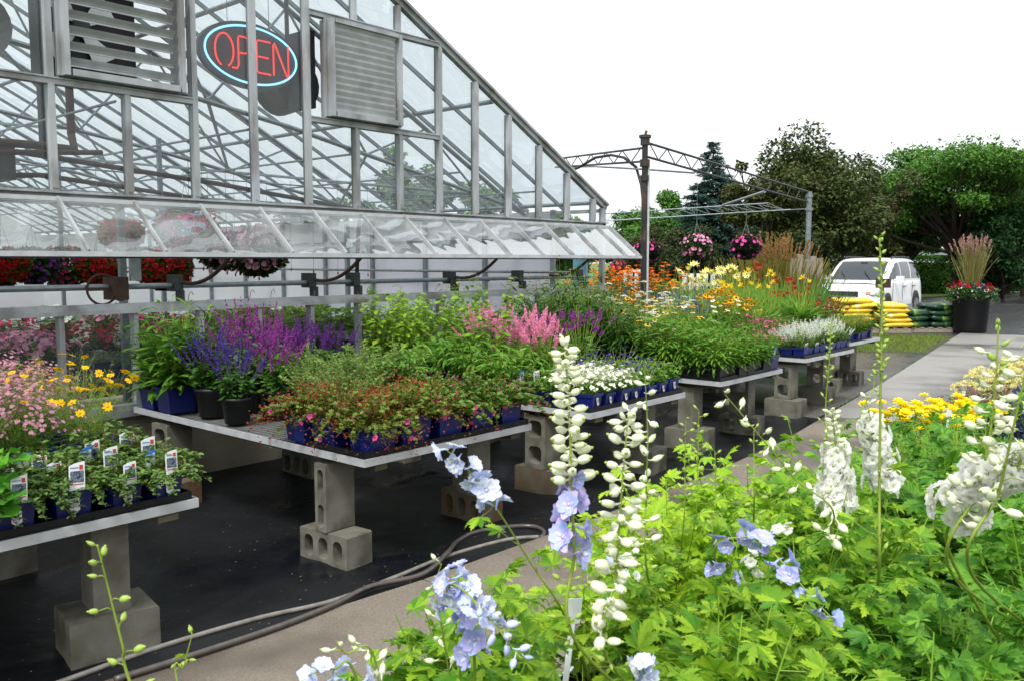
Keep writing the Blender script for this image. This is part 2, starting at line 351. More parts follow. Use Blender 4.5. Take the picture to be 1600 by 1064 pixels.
# glazing of the front
def pane(x0, x1, z0, z1, z1b=None, m=None):
    z1b = z1 if z1b is None else z1b
    part('window_pane', MB().poly([(x0, Y0 + .012, z0), (x1, Y0 + .012, z0), (x1, Y0 + .012, z1b), (x0, Y0 + .012, z1)]), m or M['glass'])
for a, b in zip(XK, XK[1:] + [XE]):
    g0, g1 = a + .02, b - .02
    pane(g0, g1, .64, 1.315)
    low = 2.18
    if b < 3.6:
        pane(g0, g1, low, 2.905)
        if b > 2.55: low = 3.86
        else: low = 2.955
    if 4.6 < a < 6.2:
        pane(g0, g1, low, 2.905)
        if a > 5.6: pane(5.72, g1, 2.955, 3.81)
        low = 3.86
    if zr(b) < zr(a) and a >= XR or b <= XR: pane(g0, g1, low, zr(g0) - .04, zr(g1) - .04)
    else: pane(g0, g1, low, zr(g0) - .04, zr(g1) - .04)
# roof: bars, purlins, ridge, glass
eW = [('right', XE, 1), ('left', -6.0, -1)]
for nm, xe, sg in eW:
    up = (SL * sg, 0, 1)
    n = int((YB - Y0) / .61)
    for i in range(1, n + 1 if sg > 0 else 20):
        y = Y0 + .61 * i
        a = np.array((XR, y, zr(XR) - .04)); b = np.array((xe, y, zr(xe) - .04))
        mb = MB().bar(a, b, .024, .042, up)
        part('glazing_bar', mb, M['galv'])
    for f in (.02, .27, .52, .78, .985):
        x = xe + (XR - xe) * f
        part('purlin', MB().tube([(x, Y0, zr(x) - .062), (x, YB, zr(x) - .062)], .026, 6), M['galv'])
    part('roof_glass', MB().poly([(XR, Y0 - .03, zr(XR) + .0), (xe, Y0 - .03, zr(xe)), (xe, YB, zr(xe)), (XR, YB, zr(XR))]), M['glass_roof'])
part('ridge_beam', MB().box(XR - .06, XR + .06, Y0 - .06, YB, zr(XR) + .01, zr(XR) + .12), M['alu'])
part('gutter', MB().box(XE + .01, XE + .1, Y0 + .02, YB, ZE - .09, ZE - .05), M['alu'])
# trusses
for y in (7.6, 10.4, 13.4, 16.4, 19.4):
    mb = MB(); c = [np.array((XE - .1, y, 2.36)), np.array((5.3, y, 3.05)), np.array((XR, y, 3.6)), np.array((-5.9, y, 2.3))]
    mb.tube([c[0], c[1], c[2]], .024, 6); mb.tube([c[2], c[3]], .024, 6)
    t = [np.array((x, y, zr(x) - .14)) for x in (XE - .1, 7.2, 5.3, 3.4, XR, -2.2)]
    mb.tube(t[:5], .028, 6)
    lo = [np.array((x, y, 2.36 + .69 * (9 - x) / 3.7 if x > 5.3 else 3.05 + .55 * (5.3 - x) / 3.8)) for x in (9, 8.1, 6.3, 4.4, 2.5)]
    for i in range(4): mb.tube([t[i], lo[i + 1]], .014, 5); mb.tube([lo[i + 1], t[i + 1]], .014, 5)
    mb.tube([t[4], (-1.5, y, 3.1)], .014, 5)
    part('truss', mb, M['galv'])
for a, b in (((8.1, 7.6, 2.53), (6.3, 10.4, 2.86)), ((6.3, 7.6, 2.86), (8.1, 10.4, 2.53)), ((4.4, 7.6, 3.2), (6.3, 10.4, 2.86)), ((2.5, 7.6, 3.5), (4.4, 10.4, 3.2)), ((6.3, 10.4, 2.86), (4.4, 13.4, 3.2)), ((4.4, 10.4, 3.2), (2.5, 13.4, 3.5))):
    part('brace', MB().tube([a, b], .018, 5), M['galv'])
for x, y in ((3.08, 6.62), (5.35, 10.4), (5.35, 13.4), (5.35, 16.4), (1.6, 10.4), (1.6, 16.4), (2.55, 8.2), (6.8, 8.6)):
    part('column', MB().box(x - .024, x + .024, y - .024, y + .024, 0, 2.2 if y < 8.7 else 3.2), M['galv'])
# wires along the house
for x, z in ((7.9, 2.5), (6.6, 2.62), (5.3, 2.7), (4.1, 2.78), (3.0, 2.86), (2.0, 2.9)):
    part('hanging_rail', MB().tube([(x, Y0 + .05, z), (x, 22, z)], .011, 5), M['galv'])
for y in (8.9, 11.7, 14.2): part('hanging_rail', MB().tube([(-2, y, 2.6), (9, y, 2.6)], .009, 5), M['galv'])
# east side wall and back wall
part('side_wall_base', MB().box(XE - .1, XE + .04, Y0 + .16, YB, -.02, .55), M['concrete_wall'])
part('side_sheeting', MB().poly([(XE - .01, Y0 + .75, .55), (XE - .01, YB, .55), (XE - .01, YB, 2.33), (XE - .01, Y0 + .75, 2.33)]), M['poly'])
part('back_sheeting', MB().poly([(-5.9, YB, 0), (XE, YB, 0), (XE, YB, zr(XE)), (XR, YB, zr(XR)), (-5.9, YB, zr(-5.9))]), M['poly'])
M['poly_l'] = M['poly']
part('inner_curtain', MB().poly([(-5.9, 15.0, .0), (-5.9, Y0 + .2, 0), (-5.9, Y0 + .2, 2.3), (-5.9, 15, 2.3)]), M['poly'])
for i, y in enumerate(np.arange(Y0 + .75, 20, 1.22)):
    part('side_post', MB().box(XE - .08, XE - .03, y - .03, y + .03, .5, 2.36), M['galv'])
part('side_rail', MB().tube([(XE - .14, Y0 + .2, 1.55), (XE - .14, 20, 1.55)], .02, 6), M['galv'])
part('side_rail', MB().box(XE - .08, XE - .03, Y0 + .1, 20, 1.95, 2.0), M['galv'])
dr = part('door', MB().box(XE - .05, XE + .0, Y0 + .22, Y0 + .42, .6, 2.2), mat('pale_blue_paint', sr('#7fb6cf'), sr('#6a9fb8'), rough=.5))
# the long propped vent sash
vs = part('vent_sash', MB().bar((-2.2, 6.345, 2.125), (XE + .08, 6.345, 2.125), .05, .03).bar((-2.2, 5.875, 1.745), (XE + .08, 5.875, 1.745), .035, .034, m=0), M['alu_bright'])
mb = MB().box(-2.2, XE + .08, 5.862, 5.888, 1.715, 1.7275)
setp(mb.build('drip_seal', M['black']), vs)
SA, SB = np.array((0, 6.34, 2.135)), np.array((0, 5.88, 1.763))
for x in XK + [XE + .06]:
    if x < -2.2: continue
    e = np.array((x, 0, 0)); setp(MB().bar(SA + e, SB + e, .018, .028, (0, .6, 1)).build('sash_bar', M['alu']), vs)
xs = [x for x in XK if x >= -2.3] + [XE + .06]
for a, b in zip(xs, xs[1:]):
    t = rng.normal(0, .004, 4)
    setp(MB().poly([(a + .01, 5.885, 1.757 + t[0]), (b - .01, 5.885, 1.757 + t[1]), (b - .01, 6.335, 2.12), (a + .01, 6.335, 2.12)]).build('glass', M['glass_vent']), vs)
# vent shaft, brackets, curved racks, gear box
part('vent_shaft', MB().tube([(-2, Y0 + .12, 1.51), (9.0, Y0 + .12, 1.50)], .022, 8), M['galv'])
for x in (3.45, 4.72, 6.5, 7.6, 8.75, 5.22, 2.0):
    part('shaft_bracket', MB().box(x - .035, x + .035, Y0 + .06, Y0 + .19, 1.46, 1.59).box(x - .012, x + .012, Y0 + .0, Y0 + .1, 1.385, 1.47), M['galv_dark'])
for x in (3.45, 4.72, 6.5, 8.1):
    P = [(x + .03 + .42 * t * .35, Y0 + .08 - t * .52, 1.53 - .03 * math.sin(t * 3) + .235 * t * t) for t in np.linspace(0, 1, 10)]
    part('rack_arm', MB().tube(P, .016, 6), M['rust'])
mb = MB().box(2.92, 3.04, Y0 + .04, Y0 + .2, 1.41, 1.58).tube([(2.97, Y0 + .02, 1.45), (2.97, Y0 + .04, 1.45)], .05, 14).tube([(2.86 + .11 * math.cos(a), Y0 + .08, 1.49 + .11 * math.sin(a)) for a in np.linspace(0, 6.283, 24, endpoint=False)], .009, 6, closed=True, caps=False).bar((2.75, Y0 + .08, 1.49), (2.97, Y0 + .08, 1.49), .012, .02)
part('gear_box', mb, M['rust'])
part('gear_plate', MB().box(3.05, 3.13, Y0 + .02, Y0 + .05, 1.55, 1.72), M['galv'])
# small hooks hanging below the shaft
for x in (3.5, 4.05, 4.25, 4.7, 5.3, 6.2):
    part('hook', MB().tube([(x, Y0 + .02, 1.39), (x + .01, Y0 + .02, 1.44), (x + .03, Y0 + .02, 1.46), (x + .045, Y0 + .02, 1.43)], .003, 5), M['galv'])
# louvred vents
def louvre(x0, x1, z0, z1, n, ang, ch):
    lv = part('louvre', MB().box(x0, x0 + .035, Y0 - .13, Y0 + .04, z0, z1).box(x1 - .035, x1, Y0 - .13, Y0 + .04, z0, z1).box(x0 + .05, x1 - .05, Y0 - .13, Y0 + .04, z0, z0 + .045)
              .box(x0 + .05, x1 - .05, Y0 - .13, Y0 + .04, z1 - .03, z1).box(x0 - .025, x0, Y0 - .07, Y0 - .05, z0, z1), M['alu'])
    H = (z1 - z0 - .08) / n
    for i in range(n):
        zc = z0 + .05 + H * (i + .5); c, s_ = math.cos(ang) * H * ch, math.sin(ang) * H * ch
        a = np.array(((x0 + x1) / 2, Y0 - .10 + s_ * .9, zc)); mb = MB()
        pts = [(-s_ , -c), (-s_ * .2 - .004, -c * .1), (s_, c)]
        L = x1 - x0 - .11
        V = [(x, a[1] + p[0] * -1, zc + p[1]) for x in (x0 + .055, x1 - .055) for p in pts] + [(x, a[1] + p[0] * -1 + .004, zc + p[1] + .002) for x in (x0 + .055, x1 - .055) for p in pts]
        mb.add(V, np.array([(0, 3, 4, 1), (1, 4, 5, 2), (6, 7, 10, 9), (7, 8, 11, 10)]))
        mb.box(x0 + .055, x1 - .055, V[0][1] - .004, V[0][1] + .008, zc - c - .006, zc - c + .003)
        setp(mb.build('slat', M['alu_bright']), lv)
    return lv
louvre(2.585, 3.465, 2.965, 3.79, 7, R_(50), .33)
louvre(4.83, 5.65, 2.965, 3.80, 13, R_(20), .53)
# fan behind the open louvre
fan = part('fan_housing', MB().box(2.60, 3.22, Y0 + .16, Y0 + .5, 3.0, 3.82), M['black'])
mb = MB()
for i in range(4):
    a = i * math.pi / 2 + .5; c = np.array((2.80, Y0 + .13, 3.36))
    V = [c + (math.cos(a + t) * r, 0, math.sin(a + t) * r) for r, t in ((.05, -.2), (.28, -.15), (.32, .55), (.07, .6))]
    mb.poly(V)
setp(mb.build('fan_blade', M['white']), fan)
setp(MB().tube([(2.8, Y0 + .08, 3.36), (2.8, Y0 + .16, 3.36)], .06, 12).build('fan_motor', M['galv_dark']), fan)
mb = MB().box(4.74, 4.82, Y0 + .1, Y0 + .4, 3.05, 3.72)
part('motor_box', mb, M['galv_dark'])
part('circulation_fan', MB().tube([(4.88, Y0 + .45, 3.33), (4.88, Y0 + .8, 3.30)], .24, 20).tube([(4.88, Y0 + .6, 3.3), (4.88, Y0 + .6, 4.5)], .02, 6), M['galv_dark'])
part('circulation_fan', MB().tube([(2.25, Y0 + .5, 3.35), (2.25, Y0 + .9, 3.35)], .24, 20, caps=False).box(2.28, 2.34, Y0 + .5, Y0 + .56, 3.0, 4.2), M['galv_dark'])
# heater, flue and brown pipes
mb = MB().tube([(1.6, 7.6, 2.62), (2.9, 7.6, 2.63), (3.3, 7.9, 2.66), (3.32, 8.0, 2.8), (3.32, 8.0, 5.3)], .034, 10)
part('flue_pipe', mb, M['rust'])
for P in (((1.6, 7.4, 2.42), (2.7, 7.5, 2.55), (3.4, 7.6, 2.62)), ((2.7, 7.55, 2.56), (4.4, 7.5, 2.42), (6.0, 7.45, 2.25), (6.1, 7.5, 2.2), (6.1, 7.6, 1.0)), ((1.6, 7.8, 2.30), (3.0, 7.9, 2.42), (5.5, 9.4, 2.40), (8.9, 12, 2.38))):
    part('heating_pipe', MB().tube(P, .022, 8), M['rust'])
part('heater', MB().box(2.1, 2.75, 7.7, 8.2, 2.35, 2.62).tube([(3.1, 8, 2.6), (3.1, 8, 3.3)], .05, 8), M['galv_dark'])
part('air_duct', MB().tube([(.6, 7.3, 2.55), (2.45, 7.3, 2.57)], .1, 12), M['white'])

# ---------- neon sign
sg = empty('open_sign', (4.265, Y0 + .22, 3.43), 0, 'oval lit sign reading OPEN in red tubes within a blue ring', 'neon sign')
ring = [(math.cos(a) * .44, -.0, math.sin(a) * .235) for a in np.linspace(0, 2 * np.pi, 48, endpoint=False)]
V = [(math.cos(a) * .485, y, math.sin(a) * .275) for y in (.02, .07) for a in np.linspace(0, 2 * np.pi, 48, endpoint=False)]
F4 = np.array([(i, i + 48, (i + 1) % 48 + 48, (i + 1) % 48) for i in range(48)])
mb = MB().add(V, F4); mb.F.append((np.arange(48)[None], 0)); mb.F.append((np.arange(48, 96)[::-1][None], 0))
M['sign_back'] = mat('sign_backing', (.03, .032, .038), rough=.35)
mb.build('backing', M['sign_back'], sg)
MB().tube(ring, .009, 8, closed=True, caps=False).build('ring_tube', emis('neon_blue', (.3, .72, 1.0), 1.3), sg, True)
red = emis('neon_red', (1.0, .05, .045), 1.2)
def letter(name, strokes, ox):
    mb = MB()
    for s_ in strokes: mb.tube([(ox + x, -.01, z) for x, z in s_], .007, 8)
    mb.build(name, red, sg, True)
oval = [(.085 * math.cos(a), .135 * math.sin(a)) for a in np.linspace(-1.15, 2 * np.pi - 1.95, 22)]
letter('letter_o', [oval], -.27)
letter('letter_p', [[(.0, -.13), (.045, -.13), (.06, -.10), (.06, .12), (.07, .135), (.12, .135), (.165, .12), (.18, .07), (.165, .02), (.12, .0), (.075, .0)]], -.20)
letter('letter_e', [[(.15, .135), (.03, .135), (.015, .12), (.015, -.12), (.03, -.135), (.15, -.135)], [(.03, 0), (.13, 0)]], .02)
letter('letter_n', [[(0, -.135), (0, .12), (.01, .135), (.02, .12), (.13, -.12), (.14, -.135), (.15, -.12), (.15, .135)]], .20)
MB().tube([(-.2, .05, .24), (-.2, .05, .7)], .003, 4).tube([(.2, .05, .24), (.2, .05, .6)], .003, 4).build('hanging_wire', M['galv_dark'], sg)

# ================================================================== OPEN STEEL FRAME east of the greenhouse
fr = empty('steel_frame', (0, 0, 0), 0, 'bare steel frame of posts and lattice trusses beyond the greenhouse corner', 'frame')
p1t, p2t = DP(1008, 222, 12.5), DP(1265, 300, 18.7)
def post(p, r, z1, cap):
    mb = MB().tube([(p[0], p[1], -.02), (p[0], p[1], z1)], r, 12)
    if cap: mb.tube([(p[0], p[1], z1), (p[0], p[1], z1 + .1)], r * 1.6, 8).tube([(p[0], p[1], z1 + .1), (p[0], p[1], z1 + .14)], r * 2.1, 8).tube([(p[0], p[1], z1 - .5), (p[0], p[1], z1 - .42)], r * 1.5, 10).tube([(p[0], p[1], z1 - .3), (p[0], p[1], z1 - .2)], r * 1.7, 10).tube([(p[0], p[1], z1 + .14), (p[0] + .03, p[1], z1 + .2)], .02, 6)
    else: mb.tube([(p[0], p[1], z1 - .12), (p[0], p[1], z1 - .05)], r * 1.4, 10).tube([(p[0], p[1], z1 - .4), (p[0], p[1], z1 - .34)], r * 1.5, 10)
    return mb
mb = post(p1t, .042, p1t[2] - .05, True); mb.build('post', M['post_dark'], fr)
MB().tube([(p1t[0] + .038, p1t[1] - .044, 0), (p1t[0] + .038, p1t[1] - .044, p1t[2] - .35)], .018, 8).build('pale_edge_tube', M['alu_bright'], fr)  # thin pale tube that makes up the bright right edge of the post
post(p2t, .055, p2t[2], False).build('post', M['galv'], fr)
def lattice(a, b, c, d, n, r=.018):
    a, b, c, d = map(np.array, (a, b, c, d)); mb = MB().tube([a, b], r, 6).tube([c, d], r, 6)
    for i in range(n):
        t0, t1 = (i + .1) / n, (i + .6) / n
        mb.tube([a + (b - a) * t0, c + (d - c) * t1], r * .5, 5); mb.tube([c + (d - c) * t1, a + (b - a) * (i + 1.1) / n if i < n - 1 else b], r * .5, 5)
    return mb
lattice(DP(1012, 224, 12.5), DP(1262, 300, 18.7), DP(1012, 246, 12.5), DP(1262, 316, 18.7), 13).build('truss', M['galv_dark'], fr)
lattice(DP(1004, 232, 12.5), DP(868, 249, 17), DP(1004, 253, 12.5), DP(868, 262, 17), 6).build('truss', M['galv_dark'], fr)
lattice(DP(935, 335, 24), DP(1200, 318, 24), DP(935, 346.5, 24), DP(1235, 328, 24), 13).build('truss', M['galv'], fr)
MB().tube([DP(1130, 321, 24), DP(1195, 300, 17)], .03, 6).build('brace', M['galv'], fr)
MB().tube([DP(870, 262, 17), DP(930, 261, 15), DP(1000, 265, 12.6), DP(1085, 271, 14.2)], .015, 6).tube([DP(1190, 331, 24), DP(1262, 327, 18.7)], .01, 5).build('tie_rod', M['galv'], fr)
cab = [DP(x, y, 12.6 + (1004 - x) * .02) for x, y in ((1006, 330), (1002, 290), (994, 262), (975, 247), (955, 243), (930, 247), (905, 262), (893, 267))]
MB().tube(cab, .022, 6).build('power_cable', M['black'], fr, True)
# ================================================================== TEMPLATES
def tz(parts):            # [(V,F,m)] -> template
    V = np.concatenate([p[0] for p in parts]); FL = []; o = 0
    for v, f, m in parts: FL.append((np.asarray(f) + o, m)); o += len(v)
    return V, FL
def strip(ts, ws, droop=.25, fold=.25, tooth=0, m=0, wave=0):
    """leaf along +Y: spine plus both margins"""
    V = []
    for i, (t, w) in enumerate(zip(ts, ws)):
        z = -droop * t * t
        wv = wave * math.sin(i * 2.1)
        V += [(-w, t + tooth * (w if i % 2 else 0), z + fold * w + wv), (0, t, z), (w, t + tooth * (w if i % 2 else 0), z + fold * w - wv)]
    F = []
    for i in range(len(ts) - 1):
        a = 3 * i; F += [(a, a + 1, a + 4, a + 3), (a + 1, a + 2, a + 5, a + 4)]
    return np.array(V, float), np.array(F), m
def lance(w=.1, n=4, droop=.3, fold=.3, wave=0):
    ts = np.linspace(0, 1, n + 1); ws = w * np.sin(np.pi * np.clip(ts * .93 + .05, 0, 1)) ** .8; ws[-1] = .004; return tz([strip(ts, ws, droop, fold, wave=wave)])
L_SMALL = tz([(np.array([(0, 0, 0), (.32, .45, .07), (0, 1, -.08), (-.32, .45, .07), (0, .5, -.02)]), [(0, 1, 4), (1, 2, 4), (2, 3, 4), (3, 0, 4)], 0)])
L_LANCE, L_NARROW, L_OVATE = lance(.11, 4, .35), lance(.05, 4, .5, .2), lance(.27, 4, .3, .25, .02)
L_BLADE = lance(.02, 7, .0, .3)
def palm(lobes, teeth, fold=.18, petiole=.0, pm=1):
    P = []
    for k, (ang, ln, wd) in enumerate(lobes):
        if teeth: ts = [.0, .22, .42, .50, .53, .68, .72, .84, .87, 1.0]; ws = [.02, .09, .15, .24, .15, .22, .11, .13, .06, .004]; th = .45
        else: ts = [0, .3, .6, .85, 1]; ws = [.03, .13, .24, .2, .03]; th = 0
        V, F, m = strip(ts, [w * wd for w in ws], .32, fold, th)
        V = V * ln; c, s_ = math.cos(ang), math.sin(ang)
        V = np.column_stack([V[:, 0] * c + V[:, 1] * s_, -V[:, 0] * s_ + V[:, 1] * c, V[:, 2] + .004 * (k % 2)])
        P.append((V, F, 0))
    V, FL = tz(P)
    V[:, 2] += .06 * np.sin(V[:, 0] * 7) * np.linalg.norm(V[:, :2], axis=1)
    if petiole:
        V = V + np.array([0, petiole, 0])
        a = .014; pv = np.array([(-a, 0, 0), (a, 0, 0), (0, 0, a * 1.6), (-a, petiole, 0), (a, petiole, 0), (0, petiole, a * 1.6)])
        FL = FL + [(np.array([(0, 1, 4, 3), (1, 2, 5, 4), (2, 0, 3, 5)]) + len(V), pm)]; V = np.concatenate([V, pv])
    return V, FL
d7 = [(R_(a), l, w) for a, l, w in ((-118, .5, .8), (-72, .78, .9), (-34, .93, .95), (0, 1, 1), (34, .93, .95), (72, .78, .9), (118, .5, .8))]
L_DELPH = palm(d7, True); L_DELPH_P = palm(d7, True, petiole=1.0)
L_PALM5 = palm([(R_(a), l, .95) for a, l in ((-105, .7), (-52, .92), (0, 1), (52, .92), (105, .7))], False)
L_CRANE = tz([(np.array([(0, 0, 0)] + [(math.sin(R_(a)) * r, .45 + math.cos(R_(a)) * r * .6, .08 * (i % 2)) for i, (a, r) in enumerate([(-150, .4), (-115, .62), (-80, .35), (-55, .72), (-28, .42), (0, .85), (28, .42), (55, .72), (80, .35), (115, .62), (150, .4)])]), [(0, i, i + 1) for i in range(1, 11)], 0)])
L_ROUND = tz([(np.array([(0, .5, -.1)] + [(math.sin(a) * .55, .5 - math.cos(a) * .55, .07 * math.sin(a * 5)) for a in np.linspace(.3, 2 * np.pi - .3, 13)]), [(0, i, i + 1) for i in range(1, 13)] , 0)])
def petals(n, w, l, cup, m=0, r0=.08, wave=0, seg=3, ph=0):
    P = []
    for i in range(n):
        a = 2 * np.pi * i / n + ph + (.15 * math.sin(i * 5.1)); ts = np.linspace(0, 1, seg + 1); V = []
        ll = l * (1 + .1 * math.sin(i * 3.7))
        for t in ts:
            ww = w * math.sin(np.pi * min(1, t * .85 + .1)) ** .7; z = cup * t * ll - .25 * cup * t * t * ll
            zz = wave * math.sin(t * 9 + i * 2)
            V += [(-ww, r0 + t * ll, z + .3 * ww + zz), (0, r0 + t * ll * 1.02, z), (ww, r0 + t * ll, z + .3 * ww - zz)]
        F = []
        for q in range(seg): b = 3 * q; F += [(b, b + 1, b + 4, b + 3), (b + 1, b + 2, b + 5, b + 4)]
        V = np.array(V); c, s_ = math.cos(a), math.sin(a)
        P.append((np.column_stack([V[:, 0] * c + V[:, 1] * s_, -V[:, 0] * s_ + V[:, 1] * c, V[:, 2]]), F, m))
    return P
def to_y(t):              # flower facing +Z -> facing +Y
    V, FL = t; return np.column_stack([V[:, 0], V[:, 2], -V[:, 1]]), FL
def dome(r, h, n=8, m=1, z0=0):
    V = [(0, 0, z0 + h)] + [(r * .7 * math.cos(a), r * .7 * math.sin(a), z0 + h * .7) for a in np.arange(n) / n * 6.283] + [(r * math.cos(a), r * math.sin(a), z0) for a in np.arange(n) / n * 6.283]
    F = [(0, 1 + i, 1 + (i + 1) % n) for i in range(n)]; F2 = [(1 + i, 1 + n + i, 1 + n + (i + 1) % n) for i in range(n)]; F3 = [(1 + i, 1 + n + (i + 1) % n, 1 + (i + 1) % n) for i in range(n)]
    return np.array(V), F + F2 + F3, m
FL_DAISY = to_y(tz(petals(8, .17, .45, .1, seg=2) + [dome(.16, .12, 6)]))
FL_RUD = to_y(tz(petals(12, .13, .42, -.2, seg=2) + [dome(.2, .22, 8)]))
FL_5 = to_y(tz(petals(5, .26, .45, .25, seg=2, r0=.02) + [dome(.07, .08, 5)]))
FL_TINY = tz([(np.array([(-.5, .2, 0), (0, -.1, .2), (.5, .2, 0), (0, 1, .1), (0, .5, .35)]), [(0, 1, 4), (1, 2, 4), (2, 3, 4), (3, 0, 4)], 0)])
FL_POM = to_y(tz(petals(9, .2, .5, .2, seg=2) + petals(8, .18, .4, .9, seg=2, ph=.3) + petals(6, .15, .28, 1.6, seg=2, ph=.6)))
FL_LILY = to_y(tz(petals(6, .16, .75, .9, seg=3, r0=.03) + [dome(.06, .3, 5)]))
FL_TRUMPET = to_y(tz(petals(5, .36, .5, .5, seg=2, r0=.0, wave=.03) + [dome(.1, .03, 6)]))
def ell(rx, ry, n=8, k=6, m=0, y0=0, tipm=None):
    V, F = [], []
    for i in range(k + 1):
        t = i / k; r = rx * math.sin(np.pi * (.04 + .92 * t)) ** .75 * (1.08 - .25 * t); y = y0 + ry * (1 - math.cos(np.pi * t)) / 2
        V += [(r * (1 + .09 * math.cos(5 * a)) * math.cos(a), y, r * (1 + .09 * math.cos(5 * a)) * math.sin(a)) for a in np.arange(n) / n * 6.283]
    for i in range(k): F += [(i * n + q, (i + 1) * n + q, (i + 1) * n + (q + 1) % n, i * n + (q + 1) % n) for q in range(n)]
    return np.array(V), np.array(F), m

# ================================================================== STEM PLANT GENERATOR
def rnd_dirs(n, k=1.0):
    a = rng.uniform(0, 2 * np.pi, n); return np.cos(a), np.sin(a)
def stems(n, base_r, spread, h, curve=1.4, lean=(0, 0)):
    a = rng.uniform(0, 2 * np.pi, n); u = np.sqrt(rng.uniform(0, 1, n)); d = np.stack([np.cos(a), np.sin(a)], 1)
    B = d * (u * base_r)[:, None]; H = rng.uniform(h[0], h[1], n) * (1 - .25 * u ** 2)
    S = spread * u * rng.uniform(.7, 1.15, n)
    return B, d, H, S
def stem_pts(st, t, curve=1.5, droop=0):
    B, d, H, S = st; t = np.asarray(t)
    xy = B[:, None, :] + d[:, None, :] * (S[:, None] * t[None] ** curve)[..., None]
    z = H[:, None] * t[None] - droop * S[:, None] * t[None] ** 3
    return np.concatenate([xy, z[..., None]], 2)
def stem_mesh(mb, st, r, m, curve, droop, k=5):
    P = stem_pts(st, np.linspace(0, 1, k), curve, droop); n = len(P)
    A = np.array([0, 2.09, 4.19]); ring = np.stack([np.cos(A), np.sin(A), A * 0], 1)
    rr = r * np.linspace(1, .5, k)
    V = P[:, :, None, :] + rr[None, :, None, None] * ring[None, None]
    F = np.array([(i * 3 + q, i * 3 + (q + 1) % 3, (i + 1) * 3 + (q + 1) % 3, (i + 1) * 3 + q) for i in range(k - 1) for q in range(3)])
    mb.add(V.reshape(-1, 3), (F[None] + (np.arange(n) * k * 3)[:, None, None]).reshape(-1, 4), m)

def scatter_leaves(mb, st, tpl, lps, size, l0=.1, l1=1, curve=1.5, droop=0, ang=.6, jit=.3, taper=.4, up=.3):
    n = len(st[0]); t = rng.uniform(l0, l1, (n, lps)); B, d, H, S = st
    tt = t.ravel(); idx = np.repeat(np.arange(n), lps)
    P = np.concatenate([B[idx] + d[idx] * (S[idx] * tt ** curve)[:, None], (H[idx] * tt - droop * S[idx] * tt ** 3)[:, None]], 1)
    N = len(P); a = rng.uniform(0, 2 * np.pi, N)
    D = np.stack([np.cos(a) + d[idx, 0] * .6, np.sin(a) + d[idx, 1] * .6, rng.normal(up, jit, N)], 1)
    D[:, :2] *= ang / .6
    M_ = frames(D, rng.normal(0, jit, N)); sz = size * (1 - taper * tt) * rng.uniform(.65, 1.2, N)
    mb.tpl(tpl, M_ * sz[:, None, None], P)

def tips(st, curve, droop):
    P = stem_pts(st, [.93, 1.0], curve, droop); return P[:, 1], P[:, 1] - P[:, 0]

POTS = {}
def pot_square(w, h, m, emblem=False):
    mb = MB(); t = w * .42; a = w * .5
    for (x0, y0, x1, y1) in ((-t, -t, t, -t), (t, -t, t, t), (t, t, -t, t), (-t, t, -t, -t)):
        k = a / t; mb.poly([(x0, y0, 0), (x1, y1, 0), (x1 * k, y1 * k, h), (x0 * k, y0 * k, h)])
    mb.poly([(-t, -t, .001), (t, -t, .001), (t, t, .001), (-t, t, .001)])
    r = .006
    for s_ in (-1, 1): mb.box(-a - r, a + r, s_ * a - r, s_ * a + r, h - .018, h); mb.box(s_ * a - r, s_ * a + r, -a + r, a - r, h - .018, h - .0005)
    mb.poly([(-a, -a, h - .015), (a, -a, h - .015), (a, a, h - .015), (-a, a, h - .015)], 1)
    return mb, [m, M['soil']]
def pot_round(r, h, m):
    mb = MB().lathe([(0.001, .001), (r * .76, .0), (r * .95, h * .86), (r, h * .86), (r * 1.04, h), (r * .97, h), (r * .95, h * .9)], 20, m=0)
    mb.lathe([(r * .955, h * .9), (.001, h * .93)], 20, m=1); return mb, [m, M['soil']]
M['tagpic'] = mat('tag_picture', sr('#20242e'), sr('#6f7a92'), scale=160, rough=.4, contrast=3)
def tag_mesh(h=.12, w=.055, kind='white'):
    mb = MB(); t = .0012
    mb.box(-w / 2, w / 2, -t, t, 0, h * .86); V = [(-w / 2, y, h * .86) for y in (-t, t)]
    mb.add([(-w / 2, -t, h * .86), (w / 2, -t, h * .86), (w / 2, -t, h), (-w * .1, -t, h * .95), (-w / 2, t, h * .86), (w / 2, t, h * .86), (w / 2, t, h), (-w * .1, t, h * .95)], np.array([(0, 1, 2, 3), (7, 6, 5, 4), (1, 5, 6, 2), (2, 6, 7, 3), (3, 7, 4, 0)]), 0)
    if kind != 'plain':
        mb.box(-w * .42, w * .42, -t - .001, -t - .0002, h * .28, h * .68, 1)
        mb.box(w * .16, w * .38, -t - .0015, -t - .0003, h * .72, h * .88, 2); mb.box(-w * .42, w * .1, -t - .0015, -t - .0003, h * .78, h * .81, 3)
        mb.box(-w * .42, w * .42, -t - .0015, -t - .0003, h * .2, h * .23, 2)
    return mb
TAGM = [M['white'], M['tagpic'], mat('tag_red', sr('#b5332a'), rough=.4), mat('tag_blue', sr('#2a6cb4'), rough=.4)]
TAGB = [mat('tag_bluehead', sr('#2f74c0'), rough=.4), M['white'], M['white'], M['white']]

